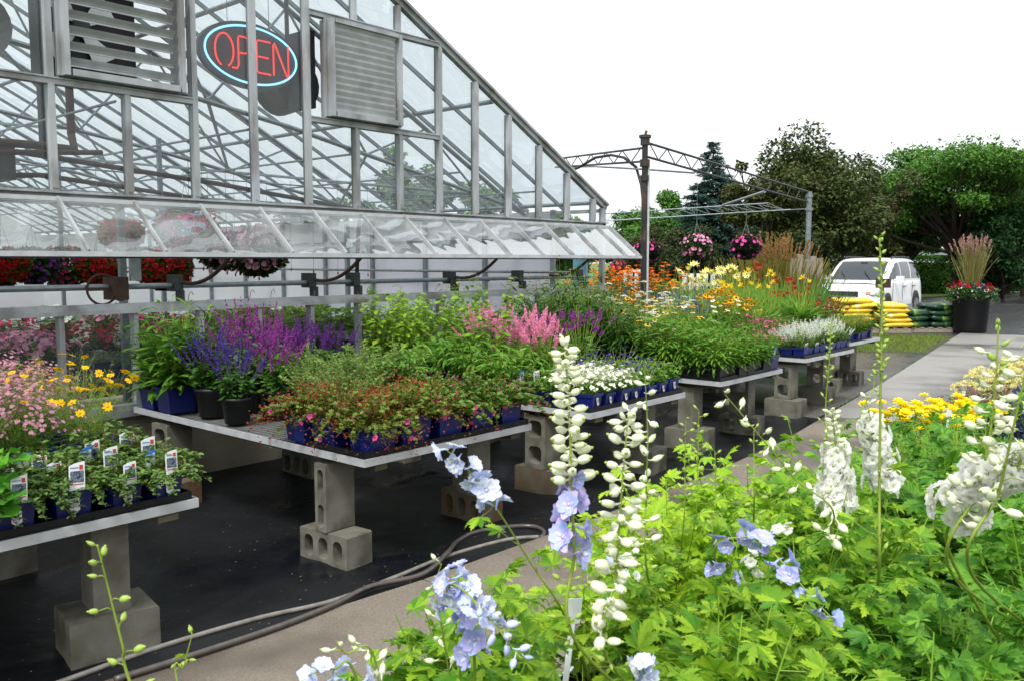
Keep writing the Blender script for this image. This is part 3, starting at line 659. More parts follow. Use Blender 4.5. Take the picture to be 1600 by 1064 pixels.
def plant(name, cat, spec):
    """spec: pot, st(ems), leaves[], flowers[] -> root with parts"""
    root = empty(name)
    root['category'] = cat
    pz = 0
    if spec.get('pot'):
        k, w, h, m = spec['pot']
        mb, ms = (pot_square if k == 's' else pot_round)(w, h, m)
        mb.build('pot', ms, root, k == 'r'); pz = h * .85
        if spec.get('emblem'):
            e = MB(); y = -w * .5 - .0025; s_ = spec['emblem']
            e.add([(-s_ * .5, y + .004, h * .75), (s_ * .5, y + .004, h * .75), (s_ * .5, y - .001 + .0, h * .4), (0, y - .001, h * .28), (-s_ * .5, y - .001, h * .4)], np.array([(0, 4, 3), (0, 3, 2), (0, 2, 1)])[:, ::-1])
            for q in range(3): e.box(-s_ * .2 + q * s_ * .17, -s_ * .15 + q * s_ * .17, y - .0035, y - .0025, h * .48, h * .66, 1)
            e.build('pot_label', [M['white'], M['galv']], root)
    stp = stems(spec['n'], spec.get('br', .06), spec['spread'], spec['h']); cv = spec.get('curve', 1.5); dr = spec.get('droop', 0)
    mb = MB(); stem_mesh(mb, stp, spec.get('sr', .0025), 1, cv, dr)
    for (tpl, lps, size, kw) in spec.get('leaves', []):
        scatter_leaves(mb, stp, tpl, lps, size, curve=cv, droop=dr, **kw)
    for V in mb.V: V[:, 2] += pz
    mb.build('foliage', [spec['lm'], spec.get('sm', M['stem'])], root)
    for f in spec.get('flowers', []):
        P, T = tips(stp, cv, dr); n = len(P); sel = rng.uniform(size=n) < f.get('p', 1); P, T = P[sel], T[sel]; n = len(P)
        if n == 0: continue
        T = T / (np.linalg.norm(T, axis=1)[:, None] + 1e-9); mb = MB(); md = f['mode']; sz = f['size']
        if md == 'tip':
            D = T + rng.normal(0, f.get('j', .35), (n, 3)); D[:, 2] += f.get('upb', .5)
            mb.tpl(f['tpl'], frames(D, rng.uniform(0, 6.28, n)) * (sz * rng.uniform(.75, 1.15, n))[:, None, None], P)
        elif md == 'spike':
            L, rad, m_ = f['len'], f['rad'], f['m']; LL = L * rng.uniform(.7, 1.15, n)
            t = rng.uniform(0, 1, (n, m_)); a = rng.uniform(0, 6.283, (n, m_)); W = rad * (1.05 - .75 * t ** 1.4)
            C = P[:, None] + T[:, None] * ((t - .35) * LL[:, None])[..., None]
            O = np.stack([np.cos(a) * W, np.sin(a) * W, W * 0], 2); D = O + T[:, None] * rad * .7
            N = n * m_; mb.tpl(f['tpl'], frames(D.reshape(-1, 3), rng.uniform(0, 6, N)) * (sz * (1.1 - .5 * t.ravel()))[:, None, None], (C + O * .3).reshape(-1, 3))
        elif md == 'head':                      # flat or round heads of many florets
            m_ = f['m']; a = rng.uniform(0, 6.283, (n, m_)); u = np.sqrt(rng.uniform(0, 1, (n, m_))) * f['rad']
            O = np.stack([np.cos(a) * u, np.sin(a) * u, f.get('dome', .3) * (f['rad'] - u) + rng.normal(0, .002, u.shape)], 2)
            D = O + np.array([0, 0, f['rad'] * 1.2]); N = n * m_
            mb.tpl(f['tpl'], frames(D.reshape(-1, 3), rng.uniform(0, 6, N)) * sz * rng.uniform(.7, 1.2, N)[:, None, None], (P[:, None] + O).reshape(-1, 3))
        elif md == 'shell':                     # florets strewn over the whole plant surface
            m_ = f['m']; tt = rng.uniform(f.get('t0', .7), 1.04, (n, m_)); Q = P[:, None] + rng.normal(0, f['rad'], (n, m_, 3)); Q = Q.reshape(-1, 3); N = len(Q)
            D = Q * (1, 1, .3) + (0, 0, .12) + rng.normal(0, .05, (N, 3)); mb.tpl(f['tpl'], frames(D, rng.uniform(0, 6, N)) * sz * rng.uniform(.7, 1.2, N)[:, None, None], Q)
        for V in mb.V: V[:, 2] += pz
        mb.build('blossoms', f['mats'], root)
    for i in range(spec.get('tags', 0)):
        w = spec['pot'][1]; hh = spec.get('tagh', .1)
        o = tag_mesh(hh, hh * .5, spec.get('tagk', 'white')).build('plant_tag', TAGB if spec.get('tagk') == 'blue' else TAGM, root)
        o.location = (rng.uniform(-.3, .3) * w, -w * .36, spec['pot'][2] - .03); o.rotation_euler = (rng.uniform(-.1, .2), rng.uniform(-.15, .15), rng.uniform(-.5, .1))
    return root
PROTO, USED = {}, set()
def use(key, x, y, z, label, group, rz=None, s=1.0):
    r = PROTO[key]
    if key in USED: r = copy_tree(r)
    USED.add(key)
    r.location = (x, y, z); r.rotation_euler = (0, 0, rng.uniform(0, 6.28) if rz is None else rz); r.scale = (s, s, s * float(rng.uniform(.94, 1.06)))
    r['label'] = label; r['group'] = group; return r

G1, G2, G3, G4, G5 = leafm('#6f9a34', '#3f6d22'), leafm('#4d7a2c', '#2c521c'), leafm('#9ab83a', '#6f9a2c'), leafm('#7f9a52', '#54733a'), leafm('#3c5c2a', '#24421c')
GB = leafm('#7aa63c', '#4f8226')
YEL, WHT, PNK, MAG, PUR, VIO = petm('#f2c20a', '#e8a806'), petm('#f2f2e4', '#dfe2cf'), petm('#f29ac0', '#e86fa4'), petm('#d42a86', '#b3246e'), petm('#9a3f9f', '#7a2c86'), petm('#4a3490', '#5a4098')
BROWN = mat('flower_centre', sr('#6a3a14'), sr('#3c2210'), island=True, rough=.8); YC = mat('yellow_centre', sr('#c9a020'), sr('#a87c10'), island=True, rough=.8); GC = mat('green_centre', sr('#9aa83c'), sr('#7c8a2c'), island=True, rough=.8)
bl = ('s', .19, .15, M['blue']); bk = ('s', .17, .14, M['black']); bs = ('s', .12, .10, M['blue'])
def mk(key, name, cat, **spec): PROTO[key] = plant(name, cat, spec)
for v in 'ab':
    mk('crane' + v, 'cranesbill_plant', 'potted plant', pot=bl, n=84, br=.1, spread=.22, h=(.08, .22), droop=.6, curve=1.2, sr=.0016, sm=M['stemred'], lm=leafm('#86a848', '#4a7028') if v == 'a' else leafm('#86a444', '#5a642c'),
       leaves=[(L_CRANE, 24, .03, dict(l0=.25, taper=.2, up=.5))], flowers=[dict(mode='tip', tpl=FL_5, size=.034, p=.22, mats=[petm('#e05a9e', '#c8408c'), YC]), dict(mode='shell', tpl=FL_TINY, m=(10 if v == 'b' else 2), rad=.035, size=.012, mats=[petm('#a8583a', '#8a4a2c')])], tags=1, tagh=.06, tagk='plain')
mk('liatris', 'lance_leaved_plant', 'potted plant', pot=bl, n=30, br=.07, spread=.2, h=(.3, .62), lm=G1, leaves=[(L_LANCE, 16, .17, dict(up=.5, taper=.5, l0=.02))], tags=1, tagh=.07, tagk='plain')
mk('bushy', 'bushy_perennial', 'potted plant', pot=('r', .12, .2, M['black']), n=45, br=.08, spread=.2, h=(.2, .44), lm=G2, leaves=[(L_OVATE, 14, .055, dict(l0=.1, taper=.3))], flowers=[dict(mode='spike', tpl=FL_TINY, len=.07, rad=.008, m=8, size=.008, p=.1, mats=[petm('#7a8a4a', '#5c6a3a')])])
for key, ma in (('salv_violet', [VIO]), ('salv_magenta', [petm('#b8489a', '#7c3a90')]), ('salv_purple', [petm('#56307c', '#6c3484')])):
    mk(key, 'salvia_plant', 'potted plant', pot=('r', .11, .19, M['black']), n=32, br=.07, spread=.13, h=(.22, .43), lm=G2 if 'vio' in key else G1, sm=leafm('#5a3a6a', '#4a5a2a', .1),
       leaves=[(L_OVATE, 9, .07, dict(l0=.05, l1=.65, taper=.4))], flowers=[dict(mode='spike', tpl=FL_TINY, len=.16, rad=.012, m=38, size=.013, p=.85, mats=ma)], tags=1, tagh=.07, tagk='blue')
mk('catmint', 'grey_green_bush', 'potted plant', pot=bl, n=70, br=.09, spread=.22, h=(.15, .36), lm=leafm('#86a05a', '#5a7a3a'), leaves=[(L_SMALL, 26, .034, dict(l0=.15, taper=.2))])
mk('tall_a', 'tall_leafy_perennial', 'potted plant', pot=('r', .13, .2, M['black']), n=22, br=.09, spread=.22, h=(.55, .86), lm=leafm('#a3bf3c', '#6f9a30'), leaves=[(L_OVATE, 20, .1, dict(l0=.12, taper=.35, up=.15))])
mk('tall_b', 'tall_leafy_perennial', 'potted plant', pot=('r', .12, .2, M['black']), n=18, br=.09, spread=.2, h=(.5, .78), lm=leafm('#94b83c', '#5f8a2c'), leaves=[(L_OVATE, 18, .085, dict(l0=.1, taper=.35, up=.15))], flowers=[dict(mode='tip', tpl=FL_POM, size=.02, p=.25, mats=[petm('#8a4a8c')])])
mk('glossy', 'bright_leafy_perennial', 'potted plant', pot=bl, n=24, br=.08, spread=.2, h=(.15, .32), lm=GB, leaves=[(L_LANCE, 12, .13, dict(l0=.1, taper=.2, up=.1))], tags=1, tagh=.08, tagk='blue')
mk('stachys_pink', 'pink_spiked_plant', 'potted plant', pot=bk, n=30, br=.07, spread=.15, h=(.34, .46), lm=G1, leaves=[(L_OVATE, 6, .06, dict(l0=0, l1=.5))], flowers=[dict(mode='spike', tpl=FL_TINY, len=.13, rad=.016, m=52, size=.017, p=.9, mats=[petm('#f6b4ce', '#ec92b8')])])
mk('stachys_purple', 'purple_spiked_plant', 'potted plant', pot=bk, n=26, br=.07, spread=.18, h=(.3, .52), lm=G1, leaves=[(L_OVATE, 7, .07, dict(l0=0, l1=.5))], flowers=[dict(mode='spike', tpl=FL_TINY, len=.07, rad=.017, m=34, size=.016, p=.9, mats=[petm('#a8489f', '#8a3a92')])])
mk('echin_tall', 'coneflower_plant', 'potted plant', pot=('r', .13, .2, M['black']), n=28, br=.09, spread=.24, h=(.5, .84), lm=G2, leaves=[(L_LANCE, 16, .15, dict(l0=.08, l1=.9, taper=.5, up=.1))], flowers=[dict(mode='tip', tpl=to_y(tz([dome(.3, .25, 8, 0)])), size=.04, p=.4, mats=[petm('#7a5a2c', '#9a8a3a')])])
for key, fm, ct in (('echin_yellow', petm('#f6e06a', '#f2cc3a'), BROWN), ('echin_white', WHT, YC)):
    mk(key, 'coneflower_plant', 'potted plant', pot=bk, n=24, br=.06, spread=.18, h=(.36, .6), lm=G1, leaves=[(L_LANCE, 15, .13, dict(l0=.05, l1=.85, taper=.5, up=.15))], flowers=[dict(mode='tip', tpl=FL_RUD, size=.06, p=.45, upb=1.2, mats=[fm, ct])])
mk('echin_young', 'young_coneflower_plant', 'potted plant', pot=('s', .16, .10, M['black']), n=18, br=.05, spread=.14, h=(.1, .38), lm=GB, leaves=[(L_LANCE, 10, .12, dict(l0=.0, taper=.3, up=.3))], tags=1, tagh=.045, tagk='plain')
mk('white_bed', 'white_bedding_plant', 'potted plant', pot=bs, emblem=.03, n=26, br=.05, spread=.08, h=(.07, .15), lm=GB, leaves=[(L_SMALL, 10, .035, {})], flowers=[dict(mode='shell', tpl=FL_5, m=5, rad=.02, size=.026, mats=[WHT, GC])])
mk('green_bed', 'scabious_plant', 'potted plant', pot=bs, emblem=.03, n=24, br=.05, spread=.09, h=(.07, .17), lm=GB, leaves=[(L_OVATE, 8, .05, {})], flowers=[])
mk('scabious', 'scabious_plant', 'potted plant', pot=bs, emblem=.03, n=12, br=.04, spread=.1, h=(.15, .27), sr=.002, sm=leafm('#b4b88a', '#8a9a5c', .1), lm=GB, leaves=[(L_OVATE, 9, .05, dict(l0=0, l1=.35))], flowers=[dict(mode='tip', tpl=FL_POM, size=.026, p=.8, mats=[petm('#5a4a9a', '#6c5aac')])])
mk('achillea', 'yarrow_plant', 'potted plant', pot=bk, n=20, br=.07, spread=.17, h=(.45, .62), lm=G4, leaves=[(L_NARROW, 16, .1, dict(l0=.0, l1=.85))], flowers=[dict(mode='head', tpl=FL_TINY, m=26, rad=.036, size=.014, p=.7, mats=[WHT])])
mk('achillea_y', 'yellow_yarrow_plant', 'potted plant', pot=bk, n=20, br=.07, spread=.17, h=(.45, .62), lm=G4, leaves=[(L_NARROW, 16, .1, dict(l0=.0, l1=.85))], flowers=[dict(mode='head', tpl=FL_TINY, m=26, rad=.036, size=.014, p=.7, mats=[petm('#f0dc5a', '#e0c838')])])
mk('rudbeckia', 'yellow_daisy_plant', 'potted plant', pot=bk, n=26, br=.07, spread=.17, h=(.42, .62), lm=G1, leaves=[(L_LANCE, 9, .1, dict(l1=.8))], flowers=[dict(mode='tip', tpl=FL_RUD, size=.075, p=.85, upb=.4, mats=[petm('#f6c30e', '#f0a80a'), BROWN])])
mk('lavender', 'lavender_plant', 'potted plant', pot=bk, n=50, br=.06, spread=.2, h=(.3, .48), lm=leafm('#8a9a7a', '#6a7c5c'), sr=.0014, leaves=[(L_NARROW, 9, .05, dict(l1=.6, up=1))], flowers=[dict(mode='spike', tpl=FL_TINY, len=.075, rad=.006, m=22, size=.009, mats=[petm('#6a62a8', '#54509a')])])
for key, fm, p in (('daylily_cream', petm('#f6f2b0', '#f2e88a'), .09), ('daylily_red', petm('#8a2a20', '#b8502a'), .25), ('daylily_green', petm('#f0d23a'), .02)):
    pl = plant('daylily_plant', 'potted plant', dict(pot=('r', .13, .2, M['black']), n=46, br=.08, spread=.42, h=(.4, .72), droop=.5, curve=1.7, sr=.004, lm=GB, sm=leafm('#8fb43a', '#5f8f28', .3), leaves=[(L_NARROW, 3, .32, dict(l0=0, l1=.3, up=1.6))]))
    st2 = stems(9, .06, .16, (.6, .85)); mb = MB(); stem_mesh(mb, st2, .003, 0, 1.4, 0); P, T = tips(st2, 1.4, 0)
    for V in mb.V: V[:, 2] += .17
    mb.build('flower_stalks', [M['stem']], pl)
    mb = MB(); Pn = np.repeat(P, 3, 0) + rng.normal(0, .03, (27, 3)); D = rng.normal(0, .6, (27, 3)) + (0, 0, .8); k = int(27 * p * 2.2) + 1
    mb.tpl(FL_LILY, frames(D[:k], rng.uniform(0, 6, k)) * .058, Pn[:k] + (0, 0, .17)); mb.build('blossoms', [fm, YC], pl); PROTO[key] = pl
mk('lantana', 'orange_flowered_plant', 'potted plant', pot=bk, n=64, br=.1, spread=.4, h=(.4, .82), lm=G2, leaves=[(L_OVATE, 14, .06, {})], flowers=[dict(mode='head', tpl=FL_5, m=9, rad=.035, size=.035, p=.95, mats=[petm('#f2a824', '#dc4a1a'), YC])])
mk('helenium', 'rust_red_flowered_plant', 'potted plant', pot=bk, n=30, br=.08, spread=.18, h=(.28, .42), lm=leafm('#5a5a34', '#4a2c24'), leaves=[(L_OVATE, 12, .06, {})], flowers=[dict(mode='head', tpl=FL_5, m=5, rad=.022, size=.036, p=.75, mats=[petm('#b8401e', '#8c2c1c'), BROWN])])
mk('veronica', 'white_spiked_plant', 'potted plant', pot=bs, emblem=0, n=26, br=.045, spread=.07, h=(.14, .22), lm=leafm('#7a9a54', '#54783c'), leaves=[(L_SMALL, 12, .035, dict(l1=.8))], flowers=[dict(mode='spike', tpl=FL_TINY, len=.08, rad=.008, m=22, size=.011, p=.8, mats=[petm('#e8ece4', '#cfd6cc')])], tags=1, tagh=.08, tagk='white')
mk('dianthus', 'magenta_flowered_plant', 'potted plant', pot=bl, n=34, br=.07, spread=.12, h=(.22, .36), lm=G1, leaves=[(L_NARROW, 16, .07, dict(up=.6))], flowers=[dict(mode='head', tpl=FL_5, m=4, rad=.014, size=.024, p=.7, mats=[petm('#d43a86', '#e87ab0'), YC])], tags=1, tagh=.12, tagk='blue')
mk('green_red', 'small_red_flowered_plant', 'potted plant', pot=bs, n=36, br=.05, spread=.12, h=(.15, .32), lm=G1, leaves=[(L_LANCE, 12, .06, {})], flowers=[dict(mode='tip', tpl=FL_5, size=.03, p=.15, mats=[petm('#d8402a', '#c8301a'), YC])])
mk('cor_pink', 'pink_daisy_plant', 'potted plant', pot=('s', .2, .18, M['blue']), n=100, br=.09, spread=.2, h=(.18, .36), lm=leafm('#6a8f34', '#456a22'), sr=.0012, leaves=[(L_NARROW, 14, .055, dict(up=.7))], flowers=[dict(mode='shell', tpl=FL_DAISY, m=5, rad=.028, size=.017, mats=[petm('#cf9ab4', '#a8728c'), YC])])
mk('cor_yellow', 'yellow_daisy_plant', 'potted plant', pot=('s', .2, .18, M['blue']), n=70, br=.09, spread=.2, h=(.22, .42), lm=leafm('#7f9f34', '#50751f'), sr=.0012, leaves=[(L_NARROW, 12, .06, dict(up=.7))], flowers=[dict(mode='tip', tpl=FL_DAISY, p=.3, size=.042, upb=.2, mats=[petm('#f2c81a', '#e8b00c'), YC])])
mk('cor_pale', 'pale_yellow_daisy_plant', 'potted plant', pot=('s', .2, .18, M['blue']), n=70, br=.09, spread=.22, h=(.34, .56), lm=leafm('#8f9f4a', '#60752f'), sr=.0012, leaves=[(L_NARROW, 12, .06, dict(up=.7))], flowers=[dict(mode='tip', tpl=FL_DAISY, p=.9, size=.045, upb=.4, mats=[petm('#f0ec9a', '#e6dc6a'), YC])])
for v in 'ab':
    mk('vinca' + v, 'trailing_plant', 'potted plant', pot=('s', .13, .115, mat('dark_blue_pot', sr('#121a58'), rough=.4)), emblem=.036, n=46, br=.06, spread=.17, h=(.06, .17), droop=1.0 if v == 'a' else .6, curve=1.1, sm=M['stemred'], lm=leafm('#7d9a4c', '#4a6a34'), leaves=[(L_OVATE, 13, .03, dict(l0=.15, up=.3, taper=.2)), (L_OVATE, 14, .028, dict(l0=.6, taper=.1))], tags=0)
    t = tag_mesh(.1, .055).build('plant_tag', TAGM, PROTO['vinca' + v]); t.location = (.01, -.07, .115); t.rotation_euler = (-.12, .06, 0)
t = tag_mesh(.1, .05).build('plant_tag', TAGB, PROTO['vincab']); t.location = (-.03, .03, .11); t.rotation_euler = (0, .1, .1)
mk('rudb_big', 'yellow_cone_daisy_plant', 'potted plant', pot=bs, n=18, br=.05, spread=.1, h=(.2, .3), lm=GB, leaves=[(L_LANCE, 11, .1, dict(l1=.75, up=.4))], flowers=[dict(mode='tip', tpl=FL_POM, size=.062, p=.8, upb=1.2, mats=[petm('#fff23a', '#ffe820', .2)])], tags=1, tagh=.09, tagk='plain')
mk('sedum', 'dark_red_tipped_plant', 'potted plant', pot=bs, n=40, br=.05, spread=.1, h=(.12, .2), lm=leafm('#3c6a34', '#24502a'), leaves=[(L_SMALL, 12, .03, {})], flowers=[dict(mode='head', tpl=FL_TINY, m=8, rad=.015, size=.01, p=.8, mats=[petm('#8a4a54', '#b08a8a')])], tags=1, tagh=.12, tagk='plain')
mk('cream', 'cream_flowered_plant', 'potted plant', pot=bs, n=40, br=.05, spread=.12, h=(.14, .24), lm=G1, leaves=[(L_SMALL, 10, .03, {})], flowers=[dict(mode='head', tpl=FL_TINY, m=14, rad=.025, size=.014, mats=[petm('#f0eab0', '#e6dc96')])], tags=1, tagh=.12, tagk='plain')
mk('fine_green', 'fine_leaved_plant', 'potted plant', pot=bs, n=90, br=.055, spread=.13, h=(.17, .34), lm=leafm('#6fae3c', '#4a8a2c'), leaves=[(L_NARROW, 15, .05, dict(up=1.2))], flowers=[dict(mode='spike', tpl=FL_TINY, len=.03, rad=.005, m=12, size=.009, p=.03, mats=[VIO])])
mk('variegated', 'variegated_leaf_plant', 'potted plant', pot=bs, n=40, br=.05, spread=.13, h=(.1, .2), lm=leafm('#a8c06a', '#6a9a3a'), leaves=[(L_OVATE, 11, .05, {})], tags=1, tagh=.11, tagk='plain')
mk('lav_blue', 'blue_spiked_plant', 'potted plant', pot=bs, n=60, br=.05, spread=.15, h=(.22, .4), lm=G4, leaves=[(L_NARROW, 10, .05, dict(l1=.7, up=.8))], flowers=[dict(mode='spike', tpl=FL_TINY, len=.09, rad=.007, m=26, size=.01, mats=[petm('#5a56a4', '#423c8a')])])
mk('geranium_pink', 'pink_flowered_plant', 'potted plant', pot=bk, n=46, br=.07, spread=.16, h=(.16, .3), lm=G2, leaves=[(L_ROUND, 6, .05, {})], flowers=[dict(mode='shell', tpl=FL_TRUMPET, m=2, rad=.03, size=.05, p=.8, mats=[petm('#e8b4c8', '#d88ab0'), BROWN])])
mk('petunia_white', 'white_petunia_plant', 'potted plant', pot=bk, n=46, br=.07, spread=.17, h=(.16, .3), lm=G2, leaves=[(L_ROUND, 6, .05, {})], flowers=[dict(mode='shell', tpl=FL_TRUMPET, m=2, rad=.03, size=.05, p=.8, mats=[petm('#eef0ea', '#d8dcd4'), GC])])
mk('petunia_mag', 'magenta_petunia_plant', 'potted plant', pot=bk, n=46, br=.07, spread=.17, h=(.16, .3), lm=G5, leaves=[(L_ROUND, 6, .05, {})], flowers=[dict(mode='shell', tpl=FL_TRUMPET, m=2, rad=.03, size=.04, p=.7, mats=[petm('#c83a86', '#d0303a'), GC])])
mk('silver', 'silver_leaved_plant', 'potted plant', pot=bs, n=40, br=.05, spread=.12, h=(.08, .15), lm=leafm('#9aa8a0', '#7a8a84'), leaves=[(L_SMALL, 12, .03, {})])
mk('hosta', 'yellow_green_leafy_plant', 'potted plant', pot=bk, n=22, br=.06, spread=.24, h=(.2, .42), lm=G3, leaves=[(L_ROUND, 4, .14, dict(l0=.5, up=.1))])
mk('broadleaf', 'broad_leaved_plant', 'potted plant', pot=('r', .14, .2, M['black']), n=20, br=.07, spread=.26, h=(.16, .42), lm=leafm('#6fae34', '#3f7f24'), leaves=[(L_ROUND, 4, .2, dict(l0=.5, up=.0, jit=.45))])
# ================================================================== CONCRETE BLOCKS
import bmesh
def block_mesh(name, L, Hh, T, holes, m, rnd=.35):
    """profile L x Hh with rounded cores, extruded by T along X; L along Y, Hh along Z, base at z=0"""
    bm = bmesh.new(); E = []
    def loop(pts):
        vs = [bm.verts.new((0, y, z)) for y, z in pts]
        for i in range(len(vs)): E.append(bm.edges.new((vs[i], vs[(i + 1) % len(vs)])))
    j = lambda: random.uniform(-.0015, .0015)
    c = .006
    loop([(-L / 2 + c, 0), (L / 2 - c, j()), (L / 2, c), (L / 2 + j(), Hh - c), (L / 2 - c, Hh), (-L / 2 + c, Hh + j()), (-L / 2, Hh - c), (-L / 2 + j(), c)])
    for (cy, cz, w, h) in holes:
        r = min(w, h) / 2 * (rnd * 2); pts = []
        for sy, sz, a0 in ((1, 1, 0), (-1, 1, 90), (-1, -1, 180), (1, -1, 270)):
            for a in (0, 30, 60, 90): t = R_(a0 + a); pts.append((cy + sy * (w / 2 - r) + r * math.cos(t), cz + sz * (h / 2 - r) + r * math.sin(t)))
        loop(pts)
    g = bmesh.ops.triangle_fill(bm, edges=E, use_beauty=True)
    fs = [f for f in g['geom'] if isinstance(f, bmesh.types.BMFace)]
    ex = bmesh.ops.extrude_face_region(bm, geom=fs)
    for v in ex['geom']:
        if isinstance(v, bmesh.types.BMVert): v.co.x += T
    for v in bm.verts: v.co.x -= T / 2
    bmesh.ops.recalc_face_normals(bm, faces=bm.faces); me = bpy.data.meshes.new(name); bm.to_mesh(me); bm.free(); me.materials.append(m); return me
h3 = [(-.12, .095, .075, .125), (0, .095, .075, .125), (.12, .095, .075, .125)]
h2 = [(-.09, .095, .13, .12), (.09, .095, .13, .12)]
BM = {
    'low3': block_mesh('concrete_block', .39, .19, .19, h3, M['concrete'], .45),
    'low3b': block_mesh('concrete_block', .39, .19, .19, h3, M['concrete_brown'], .45),
    'solid': block_mesh('concrete_block', .36, .20, .29, [], M['concrete']),
    'solidb': block_mesh('concrete_block', .39, .19, .19, [], M['concrete_brown']),
    'up': block_mesh('concrete_block', .10, .39, .20, [(0, .09, .052, .13), (0, .29, .052, .13)], M['concrete'], .45),
    'up2': block_mesh('concrete_block', .19, .39, .19, [(0, .1, .125, .13), (0, .29, .125, .13)], M['concrete'], .3),
    'ups': block_mesh('concrete_block', .15, .39, .20, [], M['concrete']),
    'low2': block_mesh('concrete_block', .39, .19, .19, h2, M['concrete'], .3),
}
def blk(kind, x, y, z, rz, label):
    o = bpy.data.objects.new('concrete_block', BM[kind]); COL.objects.link(o); o.location = (x, y, z); o.rotation_euler = (0, 0, R_(rz))
    return tag(o, label, 'concrete block', 'concrete blocks carrying the display benches')
TN = ['leftmost', 'second', 'third', 'fourth', 'fifth', 'sixth']
TABLES = [(.35, 1.93, 3.51, 6.0), (2.88, 4.25, 3.53, 6.1), (4.80, 6.08, 3.46, 6.1), (6.80, 8.05, 3.52, 6.1), (9.0, 10.42, 3.68, 5.9), (10.9, 12.25, 3.98, 6.1)]
PIERS = {0: [(1.62, 3.76, 'solid', 'ups', 80), (1.70, 5.2, 'low3', 'up', 0)],
         1: [(2.99, 3.93, 'low3', 'up', 4), (4.10, 3.92, 'low3b', 'ups', -2), (2.98, 5.75, 'low3b', 'up2', 3), (4.1, 5.75, 'low3', 'ups', 0)],
         2: [(4.93, 3.98, 'solidb', 'up2', 0), (5.95, 3.80, 'solid', 'up2', 8), (4.93, 5.6, 'low3', 'ups', 2), (5.95, 5.6, 'low3b', 'up2', 2)],
         3: [(6.95, 3.9, 'solid', 'ups', 3), (7.9, 3.86, 'low2', 'up2', 4), (6.95, 5.6, 'low3', 'up', 0), (7.9, 5.6, 'low3', 'up2', 0)],
         4: [(9.14, 3.95, 'solid', 'up2', 0), (10.25, 4.05, 'solid', 'up2', 5), (9.15, 5.5, 'low3', 'ups', 0), (10.2, 5.5, 'low3', 'up2', 0)],
         5: [(11.15, 4.3, 'low3', 'up2', 0), (12.1, 4.35, 'low3', 'ups', 0)]}
M['mesh_top'] = mat('bench_top', sr('#8f9290'), sr('#5c5f5d'), scale=7, rough=.5, metal=.4, bump=.1)
cn = ['left front', 'right front', 'left rear', 'right rear']
for i, (x0, x1, y0, y1) in enumerate(TABLES):
    b = empty('display_bench', ((x0 + x1) / 2, (y0 + y1) / 2, 0), 0, f'display bench with pale metal edging on concrete blocks, {TN[i]} in the row along the greenhouse', 'bench', 'display benches along the greenhouse')
    w, d = (x1 - x0) / 2, (y1 - y0) / 2
    mb = MB().box(-w + .01, w - .01, -d + .01, d - .01, .633, .642)
    n = int(2 * d / .05)
    for q in range(n): yy = -d + .03 + q * .05; mb.bar((-w + .02, yy, .6445), (w - .02, yy + .025, .6445), .006, .003)
    mb.build('tabletop', M['mesh_top'], b)
    e = MB().box(-w, w, -d - .002, -d + .008, .622, .662).box(-w, w, d - .008, d + .002, .622, .662).box(-w - .002, -w + .008, -d + .009, d - .009, .622, .662).box(w - .008, w + .002, -d + .009, d - .009, .622, .662)
    e.box(-w, w, -d + .009, -d + .03, .624, .628)
    e.build('edge_strip', M['alu_bright'], b)
    for sx in (-1, 1):
        xx = sx * (w - .13)
        MB().box(xx - .045, xx + .045, -d + .02, d - .05, .583, .631).build('timber_bearer', M['wood'] if i != 1 else M['wood_wet'], b)
    for k, (px, py, lo, up_, rz) in enumerate(PIERS[i]):
        blk(lo, px, py, 0, rz, f'{"brown stained " if lo[-1] == "b" else "grey "}concrete block lying on the ground, {cn[k]} support of the {TN[i]} display bench')
        hz_ = .20 if lo == 'solid' else .19
        o = blk(up_, px, py, hz_ + .001, rz + random.uniform(-4, 4), f'grey concrete block standing on end under the {cn[k]} of the {TN[i]} display bench')
        o.scale.z = (.582 - hz_ - .002) / .39
# pallet like low support and spare blocks between third and fourth bench
blk('low2', 8.6, 4.35, 0, 92, 'concrete block lying on its side on the wet ground between the fourth and fifth benches')

# ================================================================== HOSES
M['hose'] = mat('wet_grey_hose', sr('#5c5652'), sr('#46413e'), scale=20, rough=.28)
M['hose2'] = mat('wet_pale_hose', sr('#8a857f'), sr('#6a655f'), scale=20, rough=.22)
def smooth(P, k=8):
    P = [np.array(p, float) for p in P]; out = []
    for i in range(len(P) - 1):
        p0, p1, p2, p3 = P[max(i - 1, 0)], P[i], P[i + 1], P[min(i + 2, len(P) - 1)]
        for t in np.arange(k) / k: out.append(.5 * ((2 * p1) + (p2 - p0) * t + (2 * p0 - 5 * p1 + 4 * p2 - p3) * t * t + (3 * p1 - p0 - 3 * p2 + p3) * t ** 3))
    out.append(P[-1]); return np.array(out)
hA = [G(x, y, .018) for x, y in ((40, 1085), (120, 1056), (250, 1010), (400, 966), (520, 938), (620, 900), (700, 868), (790, 843), (842, 838))]
MB().tube(smooth(hA), .0125, 8).build('garden_hose', M['hose2'], None, True)
tag(bpy.data.objects['garden_hose'], 'pale shiny hose running along the edge of the brown path', 'hose', 'hoses along the brown path')
hB = [G(x, y, .019) for x, y in ((180, 1072), (300, 1034), (430, 990), (520, 954), (580, 924), (660, 905), (700, 870), (715, 845), (745, 830), (800, 822), (835, 822), (850, 830), (846, 839))]
hB = [p + (0, 0, .03 if i < 7 else 0) for i, p in enumerate(hB)]
o = MB().tube(smooth(hB), .014, 8).build('garden_hose', M['hose'], None, True)
tag(o, 'darker grey hose beside the pale one, looping back near the bench support', 'hose', 'hoses along the brown path')

